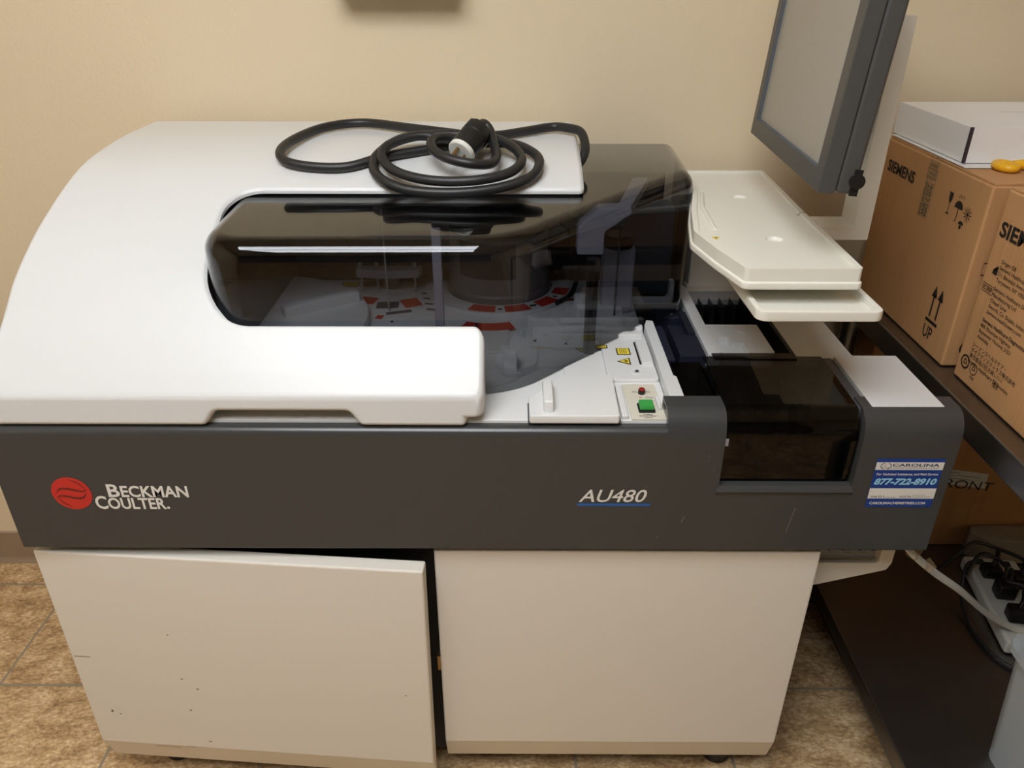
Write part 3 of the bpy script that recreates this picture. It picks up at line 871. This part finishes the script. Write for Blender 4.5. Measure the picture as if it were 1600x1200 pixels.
b = B(); box(b, .357, .487, 1.472, 1.520, .836, .846); obj('comb_strip', b, M_grey, AN, 0)
b = B(); box(b, .4805, .4865, 1.20, 1.469, .775, .851); box(b, .4585, .4805, 1.20, 1.42, .775, .782); obj('lane_liner', b, M_dark, AN, 0)
b = B(); box(b, .487, .585, 1.195, 1.515, .775, .852, .002); obj('lane_strip', b, M_white, AN, label='wide white strip at the right of the rack bay')
b = B(); prism(b, fillet([(.5315, .9985), (.6395, .9985), (.6395, 1.169), (.5355, 1.169)], .001, 1), .76, .8705, 'z', .0022); obj('side_cover', b, M_white, AN, 40)
# smoked rack cover in the notch of the front panel
pr = [(.9815, .747), (.9805, .82)] + arc(1.012, .822, .0315, .045, 180, 90, 12) + [(1.150, .871), (1.168, .869)]
ip = [(1.168, .866), (1.150, .868)] + arc(1.012, .822, .0285, .042, 90, 180, 12) + [(.9835, .82), (.9845, .747)]
b = B(); prism(b, pr + ip, .3150, .5130, 'x'); RC = obj('rack_cover', b, M_smoke, AN, 40, label='dark smoked rack cover')
b = B(); box(b, .330, .468, 1.150, 1.1715, .8705, .8735, .0008); obj('cover_lip', b, M_smoke, RC)
b = B(); prism(b, [(.259, 1.001), (.3125, 1.001), (.3125, 1.168), (.262, 1.168)], .855, .858, 'z'); obj('side_smoked_plate', b, M_smoke, AN, 0)
b = B(); box(b, .3150, .3200, .979, .9812, .812, .824); obj('hinge_tab', b, M_lav, RC, 0)
# inside the rack feeder
b = B(); box(b, .3145, .5145, 1.0, 1.18, .735, .752); box(b, .3145, .5145, 1.17, 1.18, .752, .845); obj('feeder_tray', b, M_dark, AN, 0)
for i in range(5):
    b = B(); prism(b, [(1.06, .753), (1.06, .80), (1.075, .826), (1.16, .835), (1.16, .753)], .345 + .026 * i, .360 + .026 * i, 'x', .002); obj('rack_lane', b, M_black, AN, 30)
b = B(); box(b, .514, .5305, 1.0, 1.168, .75, .866, .001); obj('feeder_wall', b, M_dgrey, AN)

# switch box under the right end
b = B(); prism(b, fillet([(.505, .4650), (.655, .5095), (.6615, .525), (.6615, .617), (.505, .617)], [0, .006, .003, 0, 0], 4), 1.045, 1.12, 'y', .002)
c1 = B(); prism(c1, fillet([(.48, .526), (.637, .526), (.637, .612), (.48, .612)], .008, 5), .9, 1.058, 'y')
b = boolean(b, [c1]); SB = obj('switch_box', b, M_cream, AN, 30)
b = B(); box(b, .506, .634, 1.0565, 1.0578, .528, .610); obj('switch_plate', b, M_grey, SB, 0)
k = Ink((0, 1.0565, 0), (1, 0, 0), (0, 0, 1), .0005)
k.text('ON', .557, .5395, .0030, .006, align='c'); k.text('E.P.', .585, .5425, .0024, .006, align='c'); k.text('STOP', .585, .5385, .0030, .012, align='c'); k.text('RESET', .611, .5395, .0030, .013, align='c')
k.build('lettering', M_ink, SB)
for x in (.549, .574, .603, .6265):
    b = B(); cyl(b, (x, 1.0565, .5505), .0035, -.004, 'y', 14); obj('switch_knob', b, M_black, SB)

# white shelf on the right with a pull-out tray
outl = [(.318, 1.012), (.4790, 1.012), (.4870, 1.286), (.501, 1.588), (.340, 1.588), (.3315, 1.45), (.2985, 1.30), (.2790, 1.183), (.296, 1.096)]
so = fillet(outl, [.008, .006, 0, .006, .006, .03, .06, .06, .06], 4)
def inset(o, d):
    n = len(o); out = []
    for i in range(n):
        a = (Vector(o[i]) - Vector(o[i - 1])).normalized(); c = (Vector(o[(i + 1) % n]) - Vector(o[i])).normalized()
        t = (a + c).normalized(); out.append((o[i][0] - t.y * d, o[i][1] + t.x * d))
    return out
b = B(); prism(b, so, 1.0615, 1.0815, 'z')
c1 = B(); prism(c1, fillet(inset(outl, .0090), .004, 3), 1.0770, 1.2, 'z')
c2 = B(); lathe(c2, [(.004, 1.0715), (.010, 1.0728), (.0145, 1.0778)], (.405, 1.400, 0), 28)
c3 = B(); lathe(c3, [(.004, 1.0715), (.010, 1.0728), (.0145, 1.0778)], (.398, 1.155, 0), 28)
c4 = B(); box(c4, .474, .52, 1.282, 1.289, 1.066, 1.2)
b = boolean(b, [c1, c2, c3, c4]); bevel(b, .0018, 2, 50); SH = obj('side_shelf', b, M_shelf, AN, 25, label='ivory work shelf on the right')
b = B(); prism(b, inset(so, -.003), 1.0505, 1.062, 'z', .003, 3, 40); obj('shelf_rim', b, M_shelf, SH, 40)
b = B(); tube(b, [(.342, 1.42, 1.0770), (.324, 1.329, 1.0770), (.317, 1.20, 1.0770)], .0042, 10); obj('moulded_rib', b, M_shelf, SH)
b = B(); box(b, .36, .47, 1.525, 1.575, .78, 1.052, .005); obj('shelf_support', b, M_shelf, SH)
k = Ink((.309, 1.158, 1.0771), (1, 0, 0), (0, 1, 0), .0004); k.poly([(-.006, .009), (.007, .004), (-.001, -.007)]); k.build('warning_triangle', M_yellow, SH, 'small yellow warning triangle')
k = Ink((.309, 1.158, 1.0771), (1, 0, 0), (0, 1, 0), .0008); k.poly([(-.002, .0045), (.003, .0025), (0, -.002)]); k.build('warning_symbol', M_ink, SH)
tro = fillet([(.329, .9690), (.503, .9690), (.503, 1.28), (.324, 1.28)], [.016, .014, .004, .004], 7)
b = B(); prism(b, tro, 1.020, 1.0355, 'z')
c1 = B(); prism(c1, fillet([(.338, .978), (.494, .978), (.494, 1.30), (.333, 1.30)], [.009, .008, .004, .004], 4), 1.0265, 1.2, 'z')
b = boolean(b, [c1]); bevel(b, .0025, 2, 50); TY = obj('pull_out_tray', b, M_shelf, SH, 40)
for x in (.335, .472):
    b = B(); box(b, x, x + .005, 1.06, 1.27, 1.035, 1.051); obj('tray_runner', b, M_shelf, SH, 0)

# ------------------------------------------------------------------ touchscreen monitor on its bracket
MO = thing('touchscreen_monitor', 'tilted charcoal touchscreen monitor on a white bracket beside the shelf', 'monitor', (.47, 1.22, 1.081))
TM = Matrix.Translation((.4035, 1.033, 1.18)) @ Matrix.Rotation(R(-3.0), 4, 'Z') @ Matrix.Rotation(R(4.2), 4, 'Y')
W_, H_ = .423, .345
def mon(bm): bmesh.ops.transform(bm, matrix=TM, verts=bm.verts); return bm
def quadbox(bm, x0, x1, ya, yb, za, zb): box(bm, x0, x1, ya, yb, za, zb)
b = B(); box(b, 0, .0225, 0, W_, 0, H_, .002)
c1 = B(); prism(c1, [(-.001, .022), (.006, .028), (.006, W_ - .028), (-.001, W_ - .022)], .024, H_ - .024, 'z'); c2 = B(); box(c2, -.01, .006, .026, W_ - .026, .027, H_ - .027)
b = boolean(b, [c2]); obj('bezel', mon(b), M_monitor, MO, 30)
b = B(); box(b, .0055, .0075, .0265, W_ - .0265, .0275, H_ - .0275); SN = obj('screen', mon(b), M_screen, MO, 0)
b = B()
for q in ((.026, .0295, .027, H_ - .027), (W_ - .0295, W_ - .026, .027, H_ - .027)): box(b, .0005, .006, q[0], q[1], q[2], q[3])
for q in ((.026, W_ - .026, .0265, .030), (.026, W_ - .026, H_ - .030, H_ - .0265)): box(b, .0005, .006, *q)
obj('screen_surround', mon(b), mat('blue_grey_gasket', (84, 90, 98), .5), MO, 0)
b = B(); box(b, .0228, .050, .001, W_ - .001, .001, H_ - .001, .006, 3); obj('rear_housing', mon(b), M_monitor, MO, 40)
b = B()
for i in range(26): box(b, .0495, .052, .02, W_ - .02, .06 + .010 * i, .066 + .010 * i)
obj('vent_ribs', mon(b), M_black, MO, 0)
b = B(); cyl(b, (.0465, .001, .020), .0098, -.006, 'y', 24); box(b, .041, .052, -.001, .002, .0, .035, .0005); obj('pivot_knob', mon(b), M_black, MO)
b = B()
lo = [(.4900, 1.0550), (.571, 1.0550), (.571, 1.385), (.5435, 1.385), (.5435, 1.0790), (.4900, 1.0790)]
prism(b, lo, 1.217, 1.272, 'y', .002); obj('bracket', b, M_shelf, MO, 30)
b = B(); box(b, .466, .5445, 1.222, 1.267, 1.25, 1.35, .004); obj('mount_block', b, M_grey, MO)

# ------------------------------------------------------------------ stainless table and what stands on it
TB = thing('steel_table', 'stainless steel work table with a lower shelf to the right of the analyzer', 'table', (1.1, 1.1, 0))
b = B(); box(b, .6975, 1.5, .45, 1.60, .798, .845, .004, 3); obj('table_top', b, M_steel, TB, 40)
b = B(); box(b, .690, 1.5, .45, 1.60, .163, .200, .003); obj('lower_shelf', b, M_steel, TB, 40)
for x, y in ((.735, .50), (1.46, .50), (.735, 1.56), (1.46, 1.56)):
    b = B(); cyl(b, (x, y, .02), .019, .785, n=24); lg = obj('leg', b, M_steel, TB)
    b = B(); lathe(b, [(.016, 0), (.022, .006), (.018, .024)], (x, y, 0), 20); obj('foot', b, M_dgrey, lg)

def carton_box(label, x0, x1, y0, y1, z0, z1, warp=0.0):
    t = thing('cardboard_box', label, 'box', ((x0 + x1) / 2, (y0 + y1) / 2, z0), 'brown cardboard boxes')
    b = B(); box(b, x0, x1, y0, y1, z0, z1 - .004, .004, 3)
    if warp:
        for v in b.verts:
            v.co.x += warp * math.sin((v.co.z - z0) / (z1 - z0) * math.pi) * (1 if v.co.x < (x0 + x1) / 2 else -1)
    bd = obj('box_body', b, M_card, t, 50)
    xm = (x0 + x1) / 2
    b = B(); box(b, x0 + .002, x1 - .002, y0 + .002, (y0 + y1) / 2 - .002, z1 - .0045, z1, .001); obj('flap', b, M_card, t, 0)
    b = B(); box(b, x0 + .002, x1 - .002, (y0 + y1) / 2 + .002, y1 - .002, z1 - .0045, z1, .001); obj('flap', b, M_card, t, 0)
    b = B(); box(b, x0 + .004, x1 - .004, y0 + .004, y1 - .004, z1 - .0075, z1 - .0042); obj('flap_edge', b, M_card_dark, t, 0)
    return t
ZB = .8455
X1 = .7255
C1 = carton_box('brown cardboard box on the steel table with a white carton on top', X1, 1.11, 1.178, 1.552, ZB, 1.157)
X2 = .7335
C2 = carton_box('brown cardboard box nearest the viewer on the steel table, covered with printed address lines', X2, 1.12, .775, 1.1525, ZB, 1.160)
# print on the left face of the far box: x runs from the wall towards the viewer
k = Ink((X1, 1.552, ZB), (0, -1, 0), (0, 0, 1), .0008)
k.text('SIEMENS', .022, .252, .0195, .112, bold=.03); k.build('brand_lettering', M_ink, C1)
k = Ink((X1, 1.552, ZB), (0, -1, 0), (0, 0, 1), .0008)
gx, gz = .268, .246                                  # glass, umbrella, sun
k.poly([(gx - .006, gz + .026), (gx + .006, gz + .024), (gx + .005, gz + .012), (gx, gz + .006), (gx - .005, gz + .012)])
k.stroke([(gx, gz + .006), (gx, gz - .010)], .0015); k.stroke([(gx - .005, gz - .010), (gx + .005, gz - .010)], .002)
ux = gx + .030
k.poly(arc(ux, gz + .006, .013, .012, 0, 180, 12)); k.stroke([(ux, gz + .006), (ux, gz - .014), (ux - .004, gz - .016)], .0018)
for i in range(5): k.stroke([(ux - .006 + .004 * i, gz + .022 + .003 * (i % 2)), (ux - .005 + .004 * i, gz + .026 + .003 * (i % 2))], .0012)
sx_, sz_ = gx + .060, gz + .004
k.circle(sx_, sz_, .003, 10)
for i in range(10): 
    a = R(36 * i); k.stroke([(sx_ + .004 * math.cos(a), sz_ + .004 * math.sin(a)), (sx_ + .012 * math.cos(a), sz_ + .012 * math.sin(a))], .0014)
k.poly(arc(sx_ - .012, sz_ - .020, .008, .006, 0, 180, 8)); k.rect(sx_ - .015, sz_ - .027, sx_ - .009, sz_ - .021)
k.build('handling_symbols', M_ink, C1)
k = Ink((X1, 1.552, ZB), (0, -1, 0), (0, 0, 1), .0008)
for ax in (.300, .321):
    k.stroke([(ax, .062), (ax, .100)], .0045); k.poly([(ax - .009, .097), (ax + .009, .097), (ax, .118)])
k.rect(.290, .052, .331, .0575); k.text('UP', .293, .024, .022, .030, bold=.01)
k.build('up_arrows', M_ink, C1)
b = B(); box(b, X1 - .0012, X1 - .0004, 1.343, 1.378, 1.052, 1.1525); box(b, X1 - .001, X1 + .035, 1.343, 1.378, 1.1572, 1.1578); TP = obj('packing_tape', b, M_tape, C1, 0, label='clear tape printed with green lettering')
k = Ink((X1 - .0012, 1.378, 1.052), (0, -1, 0), (0, 0, 1), .0006)
k.stroke([(.001, .070), (.034, .070), (.034, .084), (.001, .084)], .0012, True); k.text('TESORA BRE' if False else '1 100% 300', .0035, .0742, .0055, .028)
for i, s_ in enumerate(('PALKING', 'SEE LIST', 'ERI LIFE')): k.text(s_, .010 + .010 * i, .004, .0060, .056, rot=90, bold=.01)
k.text('ORDER', .006, .088, .005, .026)
k.build('tape_lettering', mat('green_ink', (44, 74, 62), .6), TP)
k = Ink((X1, 1.178, ZB), (1, 0, 0), (0, 0, 1), .0008)
k.text('SIEMENS', .030, .238, .0195, .112, bold=.03); k.build('end_lettering', M_ink, C1)
k = Ink((X1, 1.178, ZB), (1, 0, 0), (0, 0, 1), .0008); k.stroke([(.02, .165), (.06, .165), (.06, .185), (.02, .185)], .0015, True); k.build('end_symbol', M_ink, C1)
k = Ink((X1, 1.178, ZB), (1, 0, 0), (0, 0, 1), .0008); k.circle(.036, .035, .014); k.build('end_symbol', M_ink, C1)
# near box
k = Ink((X2, 1.1525, ZB), (0, -1, 0), (0, 0, 1), .0008)
k.text('SIEMENS', .010, .243, .0215, .142, bold=.03); k.build('brand_lettering', M_ink, C2)
k = Ink((X2, 1.1525, ZB), (0, -1, 0), (0, 0, 1), .0008)
lines1 = ['Origin: GB', 'Siemens Healthcare', '511 Benedict Avenue', 'Tarrytown, NY 10591']
for i, s_ in enumerate(lines1): k.text(s_, .036, .207 - .0095 * i, .0062)
lines2 = ['Siemens Healthcare Diagnostics', 'Manufacturing Ltd', 'Chapel Lane', 'Swords, Co. Dublin, Ireland', 'siemens-healthineers.com']
for i, s_ in enumerate(lines2): k.text(s_, .038, .165 - .0095 * i, .0062)
for i, s_ in enumerate(['Siemens Healthcare Diagnostics', '885 Mountain Highway', 'Bayswater Victoria 3153', 'Australia']): k.text(s_, .034, .112 - .0095 * i, .0062, bold=.012 if i == 0 else 0)
for i, s_ in enumerate(['シーメンスヘルスケア・', 'ダイアグノスティクス株式会社', '東京都品川区大崎1-11-1', 'Siemens Healthcare Diagnostics']): k.text(s_, .030, .067 - .0095 * i, .0062)
k.build('address_lettering', M_ink, C2)
k = Ink((X2, 1.1525, ZB), (0, -1, 0), (0, 0, 1), .0008)
k.text('EC', .010, .1575, .0075, .0095, bold=.01); k.text('REP', .0225, .1575, .0075, .0125, bold=.01)
k.stroke([(.008, .155), (.037, .155), (.037, .1675), (.008, .1675)], .0009, True); k.stroke([(.0212, .155), (.0212, .1675)], .0008)
k.poly([(.022, .186), (.034, .186), (.034, .200), (.031, .200), (.031, .192), (.028, .195), (.028, .192), (.025, .195), (.025, .192), (.022, .192)])
k.ring(.024, .035, .0105, .003); k.ring(.050, .034, .0095, .0012)
for cx_, r_ in ((.024, .006), (.050, .0055)):
    for i in range(3):
        a = R(90 + 120 * i); a2 = R(90 + 120 * (i + 1))
        k.stroke([(cx_ + r_ * math.cos(a), .035 + r_ * math.sin(a)), (cx_ + r_ * (.7 * math.cos(a2) + .3 * math.cos(a)), .035 + r_ * (.7 * math.sin(a2) + .3 * math.sin(a)))], .0022 if cx_ < .03 else .0016)
k.text('UR 紙箱', .046, .0170, .0045, .012); k.text('輸入', .107, .035, .0065, .010); k.stroke([(.105, .0335), (.119, .0335), (.119, .0435), (.105, .0435)], .0008, True)
k.build('printed_symbols', M_ink, C2)

# sheet of paper and white carton on the far box
b = B(); box(b, .728, .90, 1.272, 1.553, 1.1584, 1.1592); tag(obj('paper_sheet', b, M_paper, None, 0), 'white paper sheet lying between the brown box and white carton', 'paper')
WC = thing('white_carton', 'flat white carton lying on top of the far cardboard box', 'box', (.9, 1.43, 1.1597))
b = B(); box(b, .7385, 1.06, 1.302, 1.570, 1.1597, 1.2165, .0012); obj('carton_body', b, M_carton, WC, 30)
b = B(); box(b, .7405, 1.0605, 1.2995, 1.3015, 1.1605, 1.2175, .0005); obj('front_flap', b, M_carton, WC, 0)
b = B(); box(b, .7362, .7408, 1.2985, 1.3028, 1.161, 1.2172); obj('corner_slit', b, mat('dark_card_edge', (58, 44, 52), .9), WC, 0)
b = B(); box(b, .7375, .7385, 1.304, 1.568, 1.1605, 1.2170); obj('side_flap', b, M_carton, WC, 0)
k = Ink((0, 0, 1.2165), (1, 0, 0), (0, 1, 0), .0004); k.stroke([(.87, 1.455), (1.0, 1.437)], .0018); k.build('tuck_slot', M_gink, WC)

# yellow tool
YT = thing('yellow_tool', 'yellow plastic handle with a ring end lying on the cardboard boxes', 'tool', (.80, 1.27, 1.1575))
b = B(); tube(b, arc3 if False else [(.786 + .0125 * math.cos(R(a)), 1.262 + .020 * math.sin(R(a)), 1.1645) for a in range(0, 360, 12)], .0065, 12, closed=True); obj('ring_end', b, M_ytool, YT)
b = B(); tube(b, [(.797 + .008 * i, 1.262 - .0004 * i, 1.167) for i in range(26)], lambda t: .006 + .0065 * min(1, t * 4) - .004 * max(0, t - .6), 16); obj('grip', b, M_ytool, YT)

# ------------------------------------------------------------------ lower shelf
FB = thing('cardboard_box', 'dark brown cardboard box on the lower shelf under the table', 'box', (1.1, 1.54, .2005), 'brown cardboard boxes')
b = B(); box(b, .76, 1.44, 1.48, 1.598, .2005, .74, .003); obj('box_body', b, M_card, FB, 40)
k = Ink((.76, 1.48, .2), (1, 0, 0), (0, 0, 1), .0008); k.text('FRONT', .221, .176, .0245, .135, rot=-6); k.build('box_lettering', M_ink, FB)
k = Ink((.76, 1.48, .2), (1, 0, 0), (0, 0, 1), .0006); k.poly([(.226, .185), (.339, .170), (.337, .211), (.232, .226)]); LB = k.build('shipping_label', M_paper, FB)
k = Ink((.76, 1.48, .2), (1, 0, 0), (0, 0, 1), .001)
for i in range(4): k.stroke([(.240, .217 - .008 * i), (.240 + (.03, .075, .06, .07)[i], .2135 - .008 * i - .004 * (i > 0))], .0012)
k.text('CE', .313, .199, .004); k.build('label_lettering', M_gink, LB)

PS = thing('power_strip', 'white power strip with black plugs on the lower table shelf', 'power strip', (1.07, 1.28, .2005))
Mps = Matrix.Translation((1.083, 1.262, 0)) @ Matrix.Rotation(R(-9), 4, 'Z')
b = B(); box(b, -.058, .058, -.135, .135, .2005, .235, .008, 3, M=Mps); obj('housing', b, M_cream2, PS, 40)
b = B(); box(b, -.04, -.02, .105, .12, .2345, .240, .001, M=Mps); obj('rocker_switch', b, M_black, PS)
b = B(); box(b, .02, .036, .105, .12, .2345, .240, .001, M=Mps); obj('reset_button', b, M_black, PS)
for i, (px_, py_) in enumerate(((-.022, .07), (.026, .045), (-.018, .005), (.028, -.030), (-.018, -.065))):
    t = thing('power_plug', ['black plug at the far left corner of the power strip', 'black plug at the far right of the power strip', 'black plug in the middle of the power strip', 'black plug near the right edge of the power strip', 'black plug at the near end of the power strip'][i], 'plug', tuple(Mps @ Vector((px_, py_, .2355))), 'plugs in the power strip')
    b = B(); box(b, px_ - .02, px_ + .02, py_ - .017, py_ + .017, .2358, .262 + .006 * (i % 3), .006, 3, M=Mps); obj('plug_body', b, M_black, t, 40)
    b = B(); p0 = Mps @ Vector((px_, py_, .262)); tube(b, smooth_path([p0, p0 + Vector((.01, .01, .018)), p0 + Vector((.03, .04, .012))], 6), .005, 10); obj('strain_relief', b, M_black, t)
b = B(); tube(b, smooth_path([(1.045, 1.335, .273), (1.01, 1.33, .27), (.985, 1.28, .225), (.974, 1.22, .206), (.974, 1.16, .2055), (.992, 1.11, .2055), (1.04, 1.075, .2055), (1.12, 1.06, .2055)], 8), .0035, 10); tag(obj('black_cord', b, M_cable, None, 60), 'thin black cord looping over the steel lower shelf', 'cord')
b = B(); tube(b, smooth_path([(.975, 1.40, .2055), (.972, 1.365, .225), (1.0, 1.352, .285), (1.04, 1.37, .30), (1.09, 1.36, .29), (1.13, 1.33, .285), (1.17, 1.28, .27), (1.2, 1.22, .24)], 8), .0045, 10)
tube(b, smooth_path([(1.0, 1.31, .262), (1.05, 1.35, .285), (1.08, 1.31, .285), (1.06, 1.27, .28), (1.09, 1.24, .285), (1.10, 1.18, .265), (1.13, 1.12, .23)], 8), .004, 10)
tag(obj('black_cord', b, M_cable, None, 60), 'tangled black cords heaped on top of the power strip', 'cord')
b = B(); tube(b, smooth_path([(.640, 1.035, .612), (.660, 1.004, .588), (.745, 1.050, .500), (.839, 1.098, .412), (.950, 1.148, .302), (1.035, 1.166, .243), (1.075, 1.15, .246), (1.125, 1.125, .238), (1.19, 1.10, .207)], 8), .0036, 10, 2.0); tag(obj('white_cable', b, M_cream2, None, 60), 'flat white cable running from under the analyzer to the power strip', 'cable')
b = B(); box(b, -.013, .013, -.0006, .0006, -.019, .019, M=Matrix.Translation((.672, 1.008, .590)) @ Matrix.Rotation(R(38), 4, 'Y') @ Matrix.Rotation(R(-20), 4, 'X')); box(b, -.009, .009, -.0006, .0006, -.014, .014, M=Matrix.Translation((.712, 1.024, .540)) @ Matrix.Rotation(R(-40), 4, 'Y'))
tag(obj('tape_piece', b, M_tape, None, 0), 'clear tape holding the white cable at the panel corner', 'tape')
b = B(); prism(b, [(1.090, 1.474), (1.074, 1.445), (1.10, 1.425), (1.16, 1.412), (1.42, 1.40), (1.42, 1.474)], .2005, .268, 'z', .006, 2, 25); tag(obj('foam_slab', b, M_slab, None, 40), 'dusty grey slab lying behind the power strip', 'slab')

BN = thing('plastic_bin', 'translucent plastic bin at the lower right corner', 'bin', (1.05, .74, .2005))
def ringrect(x0, x1, y0, y1, r): return fillet([(x0, y0), (x1, y0), (x1, y1), (x0, y1)], r, 6)
b = B()
def loft(bm, rings):
    vr = [[bm.verts.new((p[0], p[1], z)) for p in o] for o, z in rings]
    for a, c in zip(vr, vr[1:]):
        n = len(a)
        for i in range(n): bm.faces.new((a[i], a[(i + 1) % n], c[(i + 1) % n], c[i]))
    bm.faces.new(vr[0][::-1]); bm.faces.new(vr[-1])
loft(b, [(ringrect(.850, 1.24, .55, .925, .03), .2005), (ringrect(.836, 1.26, .53, .940, .03), .440), (ringrect(.826, 1.27, .52, .950, .035), .442), (ringrect(.826, 1.27, .52, .950, .035), .456), (ringrect(.839, 1.257, .533, .937, .03), .456), (ringrect(.853, 1.237, .553, .922, .03), .2035)])
obj('bin_body', b, M_frost, BN, 40)
b = B()
bmesh.ops.create_icosphere(b, subdivisions=4, radius=1)
for v in b.verts:
    n_ = math.sin(v.co.x * 9 + v.co.z * 5) * .05 + math.sin(v.co.y * 13 + v.co.x * 7) * .045 + random.uniform(-.02, .02)
    v.co *= 1 + n_
    v.co = Vector((1.05 + max(-1, min(1, v.co.x * 1.15)) * .165, .735 + max(-1, min(1, v.co.y * 1.15)) * .155, .205 + (max(-1, min(1, v.co.z * 1.1)) + 1) * .085))
tag(obj('plastic_bag', b, M_paper, None, 25), 'crumpled white bag inside the translucent plastic bin', 'bag')

# ------------------------------------------------------------------ power cord on the lid
PC = thing('power_cable', 'coiled heavy black power cable lying on the white lid', 'power cable', (-.12, 1.36, 1.153))
main = [(.098,1.385,1.132),(.115,1.398,1.140),(.124,1.420,1.158),(.118,1.455,1.179),(.094,1.478,1.183),(.066,1.492,1.182),(.016,1.466,1.179),(-.031,1.440,1.177),(-.076,1.425,1.179),(-.123,1.442,1.181),(-.197,1.482,1.182),(-.288,1.527,1.183),(-.355,1.495,1.181),(-.393,1.417,1.175),(-.404,1.353,1.167),(-.387,1.322,1.156),(-.339,1.309,1.150),(-.281,1.311,1.150),(-.225,1.340,1.160),(-.162,1.368,1.165),(-.097,1.389,1.171),(-.018,1.384,1.174),(.020,1.352,1.170),(.039,1.316,1.159),(.025,1.274,1.143),(-.027,1.248,1.131),(-.099,1.236,1.126),(-.172,1.244,1.128),(-.218,1.267,1.139),(-.239,1.307,1.151),(-.234,1.346,1.165),(-.198,1.396,1.180),(-.130,1.392,1.187),(-.051,1.373,1.187),(-.007,1.340,1.177),(.009,1.300,1.163),(-.012,1.264,1.151),(-.068,1.242,1.144),(-.135,1.246,1.143),(-.192,1.270,1.150),(-.221,1.301,1.165),(-.216,1.332,1.180),(-.171,1.362,1.190),(-.130,1.366,1.186),(-.090,1.356,1.182)]
tail = [(-.075,1.360,1.184),(-.095,1.364,1.185),(-.122,1.356,1.190),(-.141,1.332,1.190),(-.136,1.302,1.180),(-.111,1.278,1.172),(-.074,1.268,1.166),(-.042,1.284,1.162),(-.033,1.310,1.168),(-.038,1.342,1.184),(-.046,1.364,1.202),(-.056,1.368,1.2105),(-.0625,1.354,1.207),(-.068,1.345,1.201)]
b = B(); tube(b, [p + Vector((0, 0, .0009)) for p in smooth_path(main, 8)], .0081, 14); tube(b, smooth_path(tail, 8), .0081, 14); obj('cable', b, M_cable, PC, 60)
F0 = Vector((-.0925, 1.306, 1.174)); ax = Vector((.47, .71, .49)).normalized()
q = Vector((0, 0, 1)).rotation_difference(ax).to_matrix().to_4x4()
MP = Matrix.Translation(F0) @ q @ Matrix.Scale(1.1, 4)
b = B(); lathe(b, [(.0195, .006), (.0215, .008), (.0215, .034), (.0205, .036), (.0205, .038), (.0215, .040), (.0205, .056), (.0150, .060)], n=10, M=MP); obj('plug_body', b, M_black, PC, 50)
b = B(); lathe(b, [(.0195, 0), (.0212, .0015), (.0212, .007), (.018, .008)], n=40, M=MP); obj('plug_face', b, M_cream2, PC, 40)
def local(bm): bmesh.ops.transform(bm, matrix=MP @ Matrix.Rotation(R(-35), 4, 'Z'), verts=bm.verts); return bm
for (x, y, w1, h1) in ((-.0085, .002, .0016, .0068), (.0075, .004, .0016, .0068)):
    b = B(); box(b, x - w1 / 2, x + w1 / 2, y - h1 / 2, y + h1 / 2, -.019, .002, .0003); obj('prong', local(b), M_brass, PC, 30)
b = B(); tube(b, [(0, -.0095, .002), (0, -.0095, -.021)], .0026, 12); obj('ground_pin', local(b), M_brass, PC)
b = B(); box(b, -.012, .012, .019, .0235, .038, .056, .001); obj('cord_clamp', local(b), mat('zinc', (190, 190, 188), .3, 1.0), PC)
